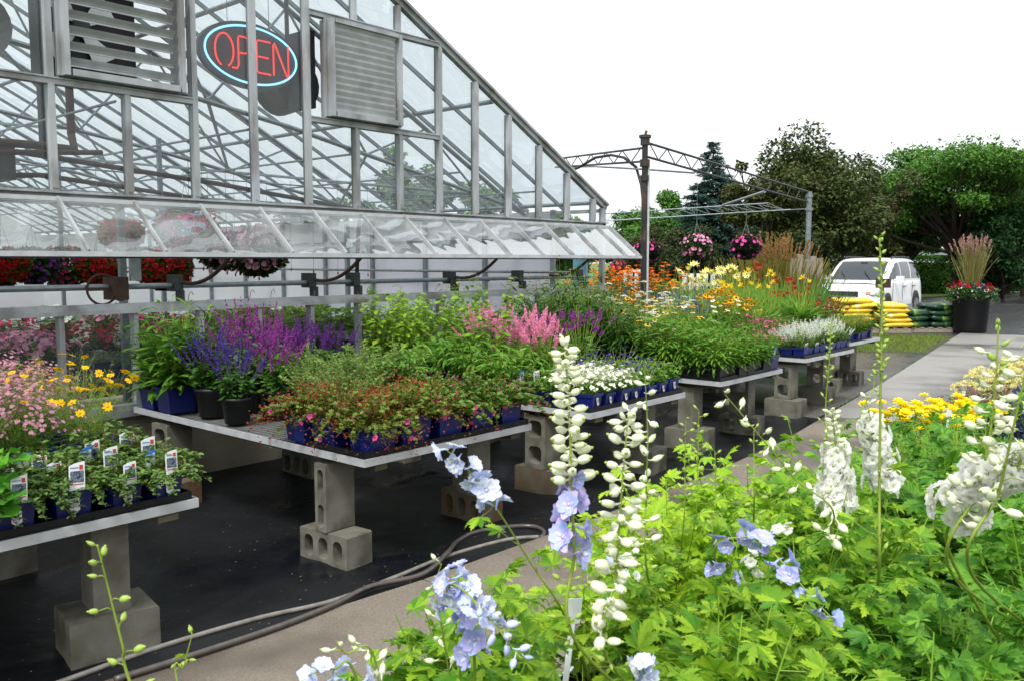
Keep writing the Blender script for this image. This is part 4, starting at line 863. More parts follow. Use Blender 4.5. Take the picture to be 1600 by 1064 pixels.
# ================================================================== PLANTS ON THE BENCHES
TT = .662
LBL = {
 'cranea': 'cranesbill with pink flowers in a blue pot', 'craneb': 'rusty red tinted cranesbill in a blue pot', 'liatris': 'lance leaved green plant in a blue pot',
 'bushy': 'dark green bushy plant in a black pot', 'salv_violet': 'violet blue spiked salvia', 'salv_magenta': 'magenta spiked salvia', 'salv_purple': 'dark purple spiked salvia',
 'catmint': 'pale grey green bushy mound', 'tall_a': 'tall yellow green leafy plant', 'tall_b': 'tall green plant with a few mauve heads', 'glossy': 'bright green leafy plant',
 'stachys_pink': 'plant with pale pink flower spikes', 'stachys_purple': 'plant with short purple flower spikes', 'echin_tall': 'tall dark green coneflower', 'echin_yellow': 'coneflower with yellow daisies',
 'echin_white': 'coneflower with white daisies', 'echin_young': 'young green coneflower in a black pot', 'white_bed': 'low white flowered plant in a blue pot', 'green_bed': 'low green plant in a blue pot',
 'scabious': 'thin stalked violet headed plant in blue pot', 'achillea': 'tall yarrow with flat white heads', 'achillea_y': 'tall yarrow with flat pale yellow heads', 'rudbeckia': 'plant with large golden yellow daisies',
 'lavender': 'lavender with slanting blue grey spikes', 'daylily_cream': 'daylily with cream yellow flowers', 'daylily_red': 'daylily with dark red flowers', 'daylily_green': 'clump of arching green daylily leaves',
 'lantana': 'bushy orange and red flowered plant', 'helenium': 'bronze leaved plant with rust red flowers', 'veronica': 'small plant with silvery white spikes', 'dianthus': 'magenta flowered plant in a blue pot',
 'green_red': 'green plant with small red flowers', 'cor_pink': 'mound of pink daisies in a blue pot', 'cor_yellow': 'bright yellow daisy plant', 'cor_pale': 'tall plant with pale yellow daisies',
 'vincaa': 'trailing plant with a picture tag', 'vincab': 'trailing plant with a blue headed tag', 'broadleaf': 'plant with broad bright green leaves'}
seen = {}
def place_row(bench, keys, xs, ys, where, rows=None, s=1.0, j=.015, rz=None):
    """fill a grid of places; keys cycles or is a function of (col,row)"""
    for r, y in enumerate(ys):
        for c, x in enumerate(xs):
            k = keys(c, r) if callable(keys) else keys[(r * len(xs) + c) % len(keys)]
            if k is None: continue
            ord_ = lambda q, n: ['first', 'second', 'third', 'fourth', 'fifth', 'sixth', 'seventh', 'eighth', 'ninth'][q]
            lb = f'{LBL[k]}, {ord_(c, 0)} in {where[r]} row, {TN[bench]} bench'
            use(k, x + rng.uniform(-j, j), y + rng.uniform(-j, j), TT if k not in () else TT, lb, f'{PROTO[k].name.split(".")[0].replace("_", " ")}s on the display benches', rz=(rng.uniform(-.15, .15) if PROTO[k].name.startswith(('white_b', 'scab', 'small', 'trail', 'young')) else rng.integers(0, 4) * 1.5708 + rng.uniform(-.1, .1)), s=s * float(rng.uniform(.9, 1.1)))
W9 = ['front', 'second', 'third', 'fourth', 'fifth', 'sixth', 'seventh', 'eighth', 'back']
# bench 2: cranesbills in front
place_row(1, lambda c, r: ['craneb', 'craneb', 'cranea', 'cranea', 'cranea'][c] if r < 2 else ['craneb', 'catmint', 'cranea', 'cranea', 'cranea'][c], [3.03, 3.30, 3.56, 3.83, 4.10], [3.66, 3.93, 4.2], W9, s=1.02)
place_row(1, ['catmint', 'catmint', 'catmint', 'glossy'], [3.35, 3.65, 3.93, 4.12], [4.56], ['fourth'], s=1.05)
place_row(1, ['salv_violet', 'salv_magenta', 'catmint', 'catmint'], [3.02, 3.3, 3.62, 4.0], [4.98], ['fifth'], s=1)
place_row(1, ['salv_violet', 'salv_magenta', 'salv_magenta', 'salv_purple', 'salv_purple'], [3.05, 3.3, 3.55, 3.82, 4.08], [5.35], ['sixth'], s=1.05)
place_row(1, ['liatris', 'bushy', 'salv_magenta', 'salv_purple', 'salv_purple'], [3.0, 3.22, 3.5, 3.8, 4.08], [5.7], ['seventh'], s=1.05)
place_row(1, ['liatris', 'liatris', 'bushy'] + ['salv_purple', 'salv_purple'], [2.99, 3.2, 3.48, 3.78, 4.08], [5.96], ['back'], s=1.02)
# bench 3
place_row(2, lambda c, r: [['white_bed', 'white_bed', 'white_bed', 'scabious', 'scabious', 'green_bed', 'green_bed'], ['white_bed', 'white_bed', 'white_bed', 'white_bed', 'scabious', 'scabious', 'green_bed'], ['green_bed', 'white_bed', 'white_bed', 'scabious', 'scabious', 'scabious', 'green_bed'], ['vincab', 'green_bed', 'vincaa', 'scabious', 'scabious', 'green_bed', 'green_bed']][r][c], [4.9 + .18 * q for q in range(7)], [3.56, 3.74, 3.92, 4.1], W9, s=1.1)
place_row(2, ['glossy', 'glossy', 'stachys_pink', 'green_red', 'stachys_purple'], [4.93, 5.2, 5.45, 5.72, 5.96], [4.4], ['fifth'])
place_row(2, ['glossy', 'tall_b', 'stachys_pink', 'stachys_pink', 'stachys_purple'], [4.93, 5.2, 5.45, 5.72, 5.96], [4.72], ['sixth'])
place_row(2, ['glossy', 'glossy', 'stachys_pink', 'stachys_pink', 'stachys_purple'], [4.93, 5.2, 5.45, 5.72, 5.97], [5.05], ['seventh'])
place_row(2, ['tall_a', 'tall_b', 'tall_b', 'stachys_purple'], [4.95, 5.3, 5.62, 5.93], [5.45], ['eighth'], s=.85)
place_row(2, ['tall_a', 'tall_a', 'tall_b', 'tall_b'], [4.98, 5.3, 5.62, 5.93], [5.85], ['back'], s=.97)
# bench 4
for r, y in enumerate((3.62, 3.78, 3.94, 4.10)): place_row(3, lambda c, q: 'echin_young', [6.9 + .165 * q for q in range(6)], [y], [W9[r]], s=1.05 + .08 * r)
place_row(3, ['dianthus', 'dianthus'], [7.92], [3.64, 3.92], W9, s=.9)
place_row(3, ['echin_yellow', 'echin_white', 'echin_yellow', 'echin_yellow', 'echin_white'], [6.93, 7.18, 7.43, 7.68, 7.93], [4.36], ['fifth'])
place_row(3, ['echin_tall', 'echin_yellow', 'achillea', 'echin_white', 'echin_yellow'], [6.93, 7.18, 7.43, 7.68, 7.93], [4.7], ['sixth'])
place_row(3, ['echin_tall', 'echin_tall', 'echin_white', 'rudbeckia', 'echin_yellow'], [6.93, 7.18, 7.43, 7.68, 7.93], [5.05], ['seventh'], s=.95)
place_row(3, ['echin_tall', 'echin_tall', 'echin_tall', 'achillea'], [6.95, 7.25, 7.57, 7.9], [5.45], ['eighth'], s=.95)
place_row(3, ['echin_tall', 'echin_tall', 'echin_tall', 'achillea_y'], [6.95, 7.25, 7.57, 7.9], [5.85], ['back'])
# bench 5
for r, y in enumerate((3.78, 3.93, 4.08)): place_row(4, lambda c, q: 'veronica', [9.1 + .155 * q for q in range(9)], [y], [W9[r]], s=1.05)
place_row(4, ['dianthus', 'dianthus', 'dianthus', 'green_red', 'green_red'], [9.15, 9.42, 9.7, 9.98, 10.25], [4.36], ['fourth'], s=.95)
place_row(4, ['echin_white', 'rudbeckia', 'rudbeckia', 'daylily_green', 'daylily_green'], [9.12, 9.4, 9.68, 9.97, 10.28], [4.7], ['fifth'], s=.9)
place_row(4, ['lavender', 'rudbeckia', 'rudbeckia', 'daylily_green', 'daylily_green'], [9.12, 9.4, 9.68, 9.97, 10.28], [5.05], ['sixth'], s=.95)
place_row(4, ['achillea', 'lavender', 'lavender', 'daylily_cream', 'daylily_green'], [9.12, 9.4, 9.68, 9.97, 10.28], [5.38], ['seventh'])
place_row(4, ['achillea', 'achillea', 'lavender', 'daylily_cream', 'daylily_cream'], [9.12, 9.4, 9.68, 9.97, 10.28], [5.74], ['back'])
# bench 6
for r, y in enumerate((4.12, 4.32)): place_row(5, lambda c, q: 'green_red', [11.0 + .165 * q for q in range(8)], [y], [W9[r]], s=.9)
place_row(5, ['daylily_green', 'daylily_green', 'helenium', 'helenium', 'helenium'], [11.05, 11.35, 11.6, 11.85, 12.1], [4.62], ['third'], s=.95)
place_row(5, ['daylily_green', 'daylily_red', 'daylily_red', 'daylily_red', 'helenium'], [11.05, 11.35, 11.6, 11.85, 12.1], [5.0], ['fourth'], s=.85)
place_row(5, ['daylily_cream', 'daylily_green', 'daylily_red', 'daylily_green', 'daylily_green'], [11.05, 11.35, 11.6, 11.85, 12.1], [5.45], ['fifth'])
place_row(5, ['daylily_cream', 'daylily_green', 'daylily_cream', 'daylily_green', 'daylily_green'], [11.05, 11.35, 11.6, 11.85, 12.1], [5.9], ['back'])
# bench 1
place_row(0, lambda c, r: 'vincab' if (c + r) % 5 == 1 else 'vincaa', [.62, .82, 1.02, 1.22, 1.42, 1.62, 1.8], [3.62, 3.80, 3.98], W9, s=1.12)
place_row(0, lambda c, r: ['cor_pink', 'cor_pink', 'cor_pink', 'cor_pink', 'cor_yellow'][c] if r < 2 else ['cor_pale', 'cor_pale', 'cor_pale', 'cor_pink', 'cor_pink'][c], [.72, .98, 1.24, 1.5, 1.78], [4.3, 4.62, 4.95], ['fourth', 'fifth', 'sixth'], s=1)
use('broadleaf', 1.0, 3.62, TT - .06, 'plant with big broad bright green leaves at the front left corner of the leftmost bench', 'broad leaved plants', s=.85)
place_row(0, ['cor_pale', 'cor_pale', 'cor_pink', 'cor_pink', 'cor_pink'], [.8, 1.1, 1.4, 1.65, 1.85], [5.3], ['seventh'])
# black trays under the young coneflowers and bedding
def tray(x0, x1, y0, y1, label):
    mb = MB().box(x0, x1, y0, y0 + .006, TT, TT + .032).box(x0, x1, y1 - .006, y1, TT, TT + .032).box(x0, x0 + .006, y0 + .006, y1 - .006, TT, TT + .032).box(x1 - .006, x1, y0 + .006, y1 - .006, TT, TT + .032).box(x0 + .006, x1 - .006, y0 + .006, y1 - .006, TT - .0, TT + .003)
    tag(mb.build('plant_tray', M['black']), label, 'tray', 'black plant trays')
tray(6.81, 7.32, 3.535, 4.2, 'black tray under young coneflowers at the left of the fourth bench'); tray(7.325, 7.82, 3.535, 4.2, 'black tray under young coneflowers at the middle of the fourth bench')
tray(4.81, 5.42, 3.475, 4.0, 'black tray under white bedding plants at the left of the third bench'); tray(5.425, 6.07, 3.475, 4.0, 'black tray under violet and green bedding plants at the right of the third bench')
tray(9.01, 9.7, 3.7, 4.17, 'black tray under the silvery spikes at the left of the fifth bench'); tray(9.705, 10.41, 3.7, 4.17, 'black tray under the silvery spikes at the right of the fifth bench')
tray(2.9, 3.56, 3.545, 4.06, 'black tray under rusty cranesbills at the left of the second bench'); tray(3.565, 4.24, 3.545, 4.06, 'black tray under pink cranesbills at the right of the second bench')
tray(.5, 1.1, 3.53, 4.1, 'black tray under trailing plants at the left of the leftmost bench'); tray(1.105, 1.91, 3.53, 4.1, 'black tray under trailing plants at the right end of the leftmost bench')

# ---------- rear sales bench beyond the greenhouse corner
rb = empty('display_bench', (13.2, 7.6, 0), 0, 'rear display bench beyond the greenhouse corner, with orange flowers on it', 'bench', 'display benches along the greenhouse')
MB().box(-2.7, 2.7, -.75, .75, .62, .65).build('tabletop', M['mesh_top'], rb)
for x in (-2.3, 0, 2.3): MB().box(x - .1, x + .1, -.6, .6, 0, .62).build('trestle', M['concrete'], rb)
q = 0
for r, y in enumerate((7.05, 7.5, 8.0)):
    for c, x in enumerate((10.75, 11.3, 11.85, 12.4, 12.95, 13.5, 14.1, 14.8, 15.5)):
        k = 'lantana' if 1 <= c < 4 and r > 0 else ('lavender' if r == 0 and c < 5 or c < 1 else ('achillea_y' if c in (4, 5) else ('daylily_green' if c > 5 else 'lantana')))
        use(k, x, y, .65, f'{LBL[k]}, {["first","second","third","fourth","fifth","sixth","seventh","eighth","ninth"][c]} in {["front","middle","back"][r]} row, rear bench', 'plants on the rear display bench', s=1.05)
# ---------- near sales bench on the right
nb = empty('display_bench', (5.0, .5, 0), .03, 'low dark display bench on the near side of the path under the delphiniums', 'bench', 'display benches along the greenhouse')
MB().box(-4.75, 4.75, -1.35, 1.14, .40, .43).build('tabletop', M['black'], nb)
MB().box(-4.75, 4.75, 1.14, 1.155, .385, .445).box(-4.75, 4.75, -1.365, -1.35, .385, .445).build('edge_strip', M['alu_bright'], nb)
for x in (-3.9, -1.3, 1.3, 3.9):
    for y in (-.9, .9): MB().box(x - .1, x + .1, y - .2, y + .2, 0, .40).build('leg', M['concrete'], nb)
def nplace(k, lb, pts, grp, s=1.0, z=.43):
    nm = ['first', 'second', 'third', 'fourth', 'fifth', 'sixth', 'seventh', 'eighth', 'ninth', 'tenth', 'eleventh', 'twelfth', 'thirteenth', 'fourteenth', 'fifteenth', 'sixteenth']
    for i, (x, y) in enumerate(pts): use(k, x + rng.uniform(-.02, .02), y + rng.uniform(-.02, .02), z, f'{lb}, {nm[i]} of them' if len(pts) > 1 else lb, grp, rz=rng.uniform(-.2, .2), s=s * float(rng.uniform(.92, 1.1)))
nplace('rudb_big', 'round golden yellow headed plant beside the path', [(5.15, 1.62), (5.4, 1.6), (5.65, 1.58), (5.9, 1.5), (5.2, 1.38), (5.5, 1.36), (5.8, 1.3), (6.15, 1.5)], 'golden headed plants by the path', 1.15)
nplace('sedum', 'dark plant with dull red tips behind golden heads', [(6.7, 1.52), (6.95, 1.35), (7.0, 1.6), (7.2, 1.45), (7.1, 1.15), (6.8, 1.15)], 'red tipped plants', 1.25)
nplace('cream', 'cream flowered plant at far end of near bench', [(7.5, 1.62), (7.75, 1.6), (8.0, 1.6), (7.6, 1.35), (7.9, 1.3), (8.3, 1.5), (8.2, 1.2)], 'cream flowered plants', 1.35)
nplace('lav_blue', 'blue spiked plant on the near bench', [(7.3, .85), (6.9, .8), (6.5, .62), (6.1, .55), (6.7, .35), (7.1, .4), (5.6, .45), (5.2, .35), (4.9, .5), (7.6, .9), (4.75, .15), (5.6, .85), (5.9, .95), (6.2, .9)], 'blue spiked plants', 1.25)
nplace('fine_green', 'fine leaved bright green plant on near bench', [(4.05, 1.25), (4.3, 1.2), (4.55, 1.2), (4.1, 1.0), (4.35, .95), (4.6, .95), (4.2, .72), (4.5, .7), (4.8, .8), (4.8, 1.1), (3.95, .8)], 'fine leaved green plants', 1.15)
nplace('variegated', 'cream edged low plant between green and golden plants', [(4.75, 1.55), (4.98, 1.45), (5.1, 1.12), (5.15, .9), (4.5, 1.5)], 'cream edged plants', 1.15)
nplace('green_red', 'tiny red flowered plant at far right of near bench', [(7.9, .5), (8.2, .7), (8.5, 1.0), (8.6, .6), (8.3, .2)], 'red dotted plants', 1.2)

# ================================================================== INSIDE THE GREENHOUSE
for bi, (x0, x1, y0, y1) in enumerate([(1.6, 8.6, 7.0, 8.2), (1.6, 8.6, 9.4, 10.6)]):
    ib = empty('greenhouse_bench', ((x0 + x1) / 2, (y0 + y1) / 2, 0), 0, ['wooden growing bench just inside the greenhouse front glass', 'wooden growing bench further inside the greenhouse'][bi], 'bench', 'growing benches inside the greenhouse')
    w, d = (x1 - x0) / 2, (y1 - y0) / 2
    MB().box(-w, w, -d, d, .70, .74).build('tabletop', M['wood'], ib); MB().box(-w, w, -d - .02, -d - .001, .62, .745).build('apron', M['wood'], ib)
    for x in (-w + .2, 0, w - .2): MB().box(x - .05, x + .05, -d + .05, -d + .15, 0, .7).box(x - .05, x + .05, d - .15, d - .05, 0, .7).build('leg', M['wood'], ib)
gi = 'potted plants on the growing benches inside'
rows = [(7.2, ['geranium_pink'] * 4 + ['silver'] * 4  + ['green_bed', 'silver', 'hosta', 'hosta', 'green_bed', 'hosta', 'silver', 'silver', 'catmint', 'salv_violet', 'green_bed', 'silver', 'silver', 'green_bed']),
        (7.55, ['geranium_pink'] * 4 + ['silver'] * 4 + ['catmint', 'hosta', 'hosta', 'geranium_pink', 'hosta', 'hosta', 'silver', 'silver', 'catmint', 'petunia_white', 'silver', 'green_bed', 'silver', 'silver']),
        (7.95, ['petunia_white'] * 3 + ['petunia_mag'] * 6 + ['hosta', 'hosta', 'hosta', 'petunia_mag', 'hosta', 'silver', 'green_bed', 'catmint', 'silver', 'green_bed', 'silver', 'silver', 'silver'])]
nn = ['first', 'second', 'third', 'fourth', 'fifth', 'sixth', 'seventh', 'eighth', 'ninth', 'tenth', 'eleventh', 'twelfth', 'thirteenth', 'fourteenth', 'fifteenth', 'sixteenth', 'seventeenth', 'eighteenth', 'nineteenth', 'twentieth', 'twenty-first', 'twenty-second', 'twenty-third']
DL = {'geranium_pink': 'pale pink flowered plant', 'silver': 'low silver leaved plant', 'green_bed': 'low green plant', 'hosta': 'yellow green leafy plant', 'catmint': 'grey green bushy plant', 'salv_violet': 'violet spiked plant', 'petunia_white': 'white petunia', 'petunia_mag': 'magenta and red petunia'}
for r, (y, ks) in enumerate(rows):
    for c, k in enumerate(ks):
        use(k, 1.75 + c * .31, y, .74, f'{DL[k]} inside the glass, {nn[c]} in {["front", "middle", "back"][r]} row, growing bench', gi, s=1.0)
for c in range(12):
    k = ['petunia_mag', 'petunia_white', 'geranium_pink'][c % 3]
    use(k, 2.0 + c * .45, 9.7, .74, f'{DL[k]} on the further inside bench, {nn[c]} along', gi, s=1.1)
# hanging baskets
def basket(name, fm, nfl, lm, R, fl=FL_5, fs=.035, potm=None, dark=False):
    root = empty(name); root['category'] = 'hanging basket'
    MB().lathe([(.01, 0), (.09, .0), (.14, .14), (.15, .14), (.15, .16), (.13, .16)], 16).build('basket_pot', potm or M['black'], root, True)
    n = 260; u = rng.normal(size=(n * 6, 3)); u /= np.linalg.norm(u, axis=1)[:, None]; u[:, 2] *= .72; u[:, 2] += .12
    rr = R * rng.uniform(.5, 1, len(u)); P = u * rr[:, None] + (0, 0, .17)
    MB().tpl(L_OVATE, frames(u + rng.normal(0, .4, u.shape), rng.uniform(0, 6, len(u))) * (.05 * rng.uniform(.6, 1.2, len(u)))[:, None, None], P).build('foliage', lm, root)
    v = rng.normal(size=(nfl, 3)); v /= np.linalg.norm(v, axis=1)[:, None]; v[:, 2] *= .75; v[:, 2] += .15
    MB().tpl(fl, frames(v + rng.normal(0, .3, v.shape), rng.uniform(0, 6, nfl)) * (fs * rng.uniform(.7, 1.1, nfl))[:, None, None], v * (R * rng.uniform(.93, 1.06, nfl))[:, None] + (0, 0, .17)).build('blossoms', [fm, YC], root)
    mb = MB()
    for a in (0, 2.09, 4.19): mb.tube([(.145 * math.cos(a), .145 * math.sin(a), .15), (0, 0, .62)], .0025, 4)
    mb.tube([(0, 0, .62), (0, 0, .68), (.02, 0, .70), (.02, 0, .72)], .003, 4); mb.build('hanger', M['galv'], root); PROTO[name] = root
    return root
RED = petm('#d81424', '#c00c1c')
basket('red_hanging_basket', RED, 760, G2, .23, fs=.042); basket('purple_hanging_basket', petm('#9a4ab0', '#7c3a9a'), 230, G5, .24, FL_TRUMPET, .05)
basket('pink_hanging_basket', petm('#e040a0', '#d8308a'), 170, G2, .26, FL_TRUMPET, .05); basket('mixed_pink_hanging_basket', petm('#ee7ac0', '#f4c4dc'), 130, leafm('#3a5a24', '#26401c'), .25, FL_TRUMPET, .06)
basket('dark_hanging_basket', petm('#e86ab4', '#e04a9c'), 60, leafm('#241c26', '#1c2a1c'), .25, FL_TRUMPET, .06)
HB = [('red_hanging_basket', 258, 425, 7.5, 1.0, 'round red flowered basket hanging alone right of the gear box'), ('red_hanging_basket', 156, 424, 7.8, .85, 'red flowered basket hanging behind the gear box'), ('pink_hanging_basket', 102, 424, 8.0, .85, 'green and pink basket hanging between the red and purple ones'),
      ('purple_hanging_basket', 52, 420, 7.9, .8, 'purple flowered basket hanging second from the left edge'), ('red_hanging_basket', 4, 420, 7.7, .85, 'red flowered basket at the far left edge of the picture'),
      ('mixed_pink_hanging_basket', 400, 400, 7.6, 1.2, 'large pale pink trailing basket hanging behind the vent glass'), ('pink_hanging_basket', 290, 365, 8.6, 1.2, 'bright pink basket seen blurred through the vent glass'), ('mixed_pink_hanging_basket', 345, 398, 8.6, 1.0, 'smaller pink trailing basket behind the vent shaft'),
      ('red_hanging_basket', 190, 372, 9.8, 1.0, 'red basket further back seen through the vent glass')]
for k, px, py, Y, s, lb in HB:
    p = YP(px, py, Y); use(k, p[0], p[1], p[2] - .17 * s, lb, 'flower baskets hanging in the greenhouse', s=s)
    top = p[2] - .17 * s + .70 * s
    o = MB().tube([(0, 0, top), (0, 0, 2.6)], .0025, 4).build('hanging_wire', M['galv'], gh); o.location = (p[0], p[1], 0)
# red tipped drip lines
for i, px in enumerate((298, 318, 327, 355, 368, 388, 405, 418, 455, 490, 528, 575)):
    p = YP(px, 436 - (i * 37 % 20), 6.9 + (i % 3) * .5)
    dl = part('drip_line', MB().tube([(p[0], p[1], p[2]), (p[0] + .01, p[1], 2.55)], .002, 4), M['galv_dark'])
    setp(MB().lathe([(.001, -.03), (.008, -.02), (.008, 0), (.001, .012)], 8, (p[0], p[1], p[2])).build('drip_weight', mat('red_weight', sr('#c83018'), rough=.5) if i == 0 else bpy.data.materials['red_weight']), dl)
# outdoor baskets
for k, px, py, dep, lb in (('mixed_pink_hanging_basket', 1088, 388, 14, 'pink and white basket hanging from the steel truss in front of the blue spruce'), ('dark_hanging_basket', 1165, 390, 14.2, 'dark leaved basket with pink flowers hanging right of the spruce'), ('dark_hanging_basket', 1010, 396, 15.5, 'pink flowered basket hanging behind the tall steel post'), ('pink_hanging_basket', 966, 410, 15, 'small pink flowered basket low behind the vent corner')):
    s = .95 if px > 1000 else .5
    p = DP(px, py, dep); use(k, p[0], p[1], p[2] - .17, lb, 'flower baskets hanging outdoors', s=s)
    MB().tube([(p[0], p[1], p[2] - .17 + .71 * s), (p[0], p[1], DP(px, 318 if px > 1090 else (275 if px > 1000 else 262), dep)[2])], .003, 4).build('hanging_wire', M['galv'], fr)
# ================================================================== PLANTER, SACKS
pp = G(1515, 521, 0)
pl = empty('planter', (pp[0], pp[1], .03), 0, 'tall round black planter with dry grass and red flowers at the path end', 'planter')
MB().lathe([(.001, 0), (.34, 0), (.36, .04), (.41, .82), (.43, .83), (.43, .90), (.41, .90), (.395, .84)], 28).lathe([(.40, .85), (.001, .87)], 28, m=1).build('pot', [M['black'], M['soil']], pl, True)
mb = MB(); n = 420; a = rng.uniform(0, 6.28, n); r = .12 * np.sqrt(rng.uniform(0, 1, n)); D = np.stack([rng.normal(0, .12, n), rng.normal(0, .12, n), np.ones(n)], 1)
mb.tpl(lance(.007, 6, .22), frames(D, rng.uniform(0, 6, n)) * rng.uniform(.5, 1.3, n)[:, None, None], np.stack([r * np.cos(a), r * np.sin(a), np.full(n, .85)], 1)); mb.build('ornamental_grass', leafm('#a8a06a', '#7a7a44'), pl)
mb = MB(); n = 60; D = np.stack([rng.normal(0, .13, n), rng.normal(0, .13, n), np.ones(n)], 1); P = D * rng.uniform(.95, 1.3, n)[:, None] + (0, 0, .8)
for q in range(12): mb.tpl(FL_TINY, frames(D + rng.normal(0, .5, D.shape), rng.uniform(0, 6, n)) * .045, P + D * q * .016)
mb.build('grass_plumes', petm('#b08a84', '#97746e'), pl)  # pinkish plumes of the planter's grass, merged into one mesh
def ringplant(n, R0, R1, z0, z1, tpl, sz, drop=0):
    a = rng.uniform(0, 6.28, n); r = rng.uniform(R0, R1, n); z = rng.uniform(z0, z1, n) - drop * (r - R0)
    P = np.stack([r * np.cos(a), r * np.sin(a), z], 1); D = np.stack([np.cos(a), np.sin(a), np.full(n, .5)], 1) + rng.normal(0, .4, (n, 3))
    return MB().tpl(tpl, frames(D, rng.uniform(0, 6, n)) * (sz * rng.uniform(.7, 1.2, n))[:, None, None], P)
ringplant(1100, .1, .52, .86, 1.12, L_OVATE, .09, .35).build('foliage', leafm('#6a8a44', '#2c4a1e'), pl)
ringplant(46, .25, .52, 1.02, 1.2, FL_POM, .07, .3).build('red_blossoms', petm('#d41a3a', '#b8122e'), pl); ringplant(60, .2, .52, .98, 1.15, FL_5, .045, .3).build('blue_blossoms', [petm('#5a6ac8', '#7a7ad0'), YC], pl); ringplant(80, .3, .56, .85, 1.12, FL_5, .035, .3).build('white_blossoms', [WHT, YC], pl)

def sack_mesh(L, W, T, seed, mats):
    r = np.random.default_rng(seed); n, k = 18, 10; V = []
    for j in range(k + 1):
        for i in range(n):
            t = i / n * 2 * np.pi; v = j / k; ex = abs(2 * v - 1); w = W / 2 * (1 - .10 * ex ** 4); h = T / 2 * (1 - ex ** 9) ** .5 + .006
            c, s_ = math.cos(t), math.sin(t); y = w * np.sign(c) * abs(c) ** .65; z = h * np.sign(s_) * abs(s_) ** .8
            z *= 1 + .15 * math.sin(v * 7 + seed) * math.cos(2 * t + seed) + r.normal(0, .06); z += .006 * math.sin(v * 5 + seed * 2); V.append(((v - .5) * L, y + r.normal(0, .004), z + T / 2))
    F = [(j * n + i, j * n + (i + 1) % n, (j + 1) * n + (i + 1) % n, (j + 1) * n + i) for j in range(k) for i in range(n)]
    mb = MB(); F = np.array(F)
    js = np.arange(len(F)) // n; isn = np.arange(len(F)) % n
    band = (js >= 4 + seed % 2) & (js <= 5 + seed % 2 + (isn % 3 == 0))
    mb.add(V, F[~band], 0); mb.F.append((F[band], 1)); mb.F.append((np.arange(n)[None][:, ::-1], 0)); mb.F.append((np.arange(k * n, k * n + n)[None], 0))
    return mb
SY = mat('yellow_sack', sr('#e4ca3c'), sr('#cfb02c'), scale=6, rough=.35, bump=.3, bscale=14); SW = mat('white_sack_band', sr('#e2dfc4'), sr('#e2bc1c'), scale=5, rough=.35, bump=.3, bscale=14, contrast=3)
SG = mat('green_sack', sr('#143a26'), sr('#0c2a1c'), scale=6, rough=.3, bump=.3, bscale=14); SL_ = mat('light_green_band', sr('#6f8f2c'), sr('#173e26'), scale=5, rough=.35, bump=.2, contrast=3)
yb = [sack_mesh(.78, .5, .125, s_, None).build('sack', [SY, SW], None, True) for s_ in (1, 2, 3)]; gb = [sack_mesh(.68, .46, .15, s_, None).build('sack', [SG, SL_], None, True) for s_ in (4, 5)]
usedm = set()
def sack(pool, q, x, y, z, rz, label, group):
    o = pool[q % len(pool)]
    if o.name in usedm: o = o.copy(); COL.objects.link(o)
    usedm.add(o.name); o.location = (x, y, z); o.rotation_euler = (rng.normal(0, .02), rng.normal(0, .03), rz + rng.normal(0, .06)); tag(o, label, 'sack', group)
def pallet(c, rz, L, W, label):
    p = empty('pallet', (c[0], c[1], 0), rz, label, 'pallet', 'pallets under the sacks')
    for i in range(7): x = -L / 2 + (i + .5) * L / 7; MB().box(x - .05, x + .05, -W / 2, W / 2, .10, .12).build('deck_board', M['wood_grey'], p)
    for y in (-W / 2 + .05, 0, W / 2 - .05): MB().box(-L / 2, L / 2, y - .04, y + .04, .0, .098).build('runner', M['wood_grey'], p)
# stack axes: across the view
ang = YAW - math.pi / 2
ax = np.array([math.cos(ang), math.sin(ang)]); bx = np.array([-ax[1], ax[0]])
yc = G(1362, 520, 0)[:2] + bx * .35; gc = G(1449, 519, 0)[:2] + bx * .3
pallet(yc, ang, 1.75, 1.0, 'worn wooden pallet under the yellow sacks'); pallet(gc, ang, 1.5, 1.0, 'worn wooden pallet under the green sacks')
od = ['bottom', 'second', 'third', 'fourth', 'fifth', 'sixth', 'top']
for L_ in range(6):
    for c in range(2):
        for r in range(2):
            sh = .05 * math.sin(L_ * 2 + c) + .18 * (5 - L_) / 5 * (1 if c else -.3); p = yc + ax * ((c - .5) * .74 + sh) + bx * ((r - .5) * .48)
            if L_ == 5 and c == 1: continue
            sack(yb, L_ + c * 2 + r, p[0], p[1], .12 + L_ * .112, ang, f'yellow sack, {od[min(L_, 6)] if L_ < 5 else "top"} layer, {["left", "right"][c]} column, {["front", "rear"][r]} of the yellow stack', 'yellow sacks stacked on a pallet')
for L_ in range(4):
    for c in range(2):
        for r in range(2):
            if L_ == 3 and c == 0: continue
            p = gc + ax * ((c - .5) * .7) + bx * ((r - .5) * .48)
            sack(gb, L_ + c + r, p[0], p[1], .12 + L_ * .136, ang, f'dark green sack, {od[L_] if L_ < 3 else "top"} layer, {["left", "right"][c]} column, {["front", "rear"][r]} of the green stack', 'green sacks stacked on a pallet')

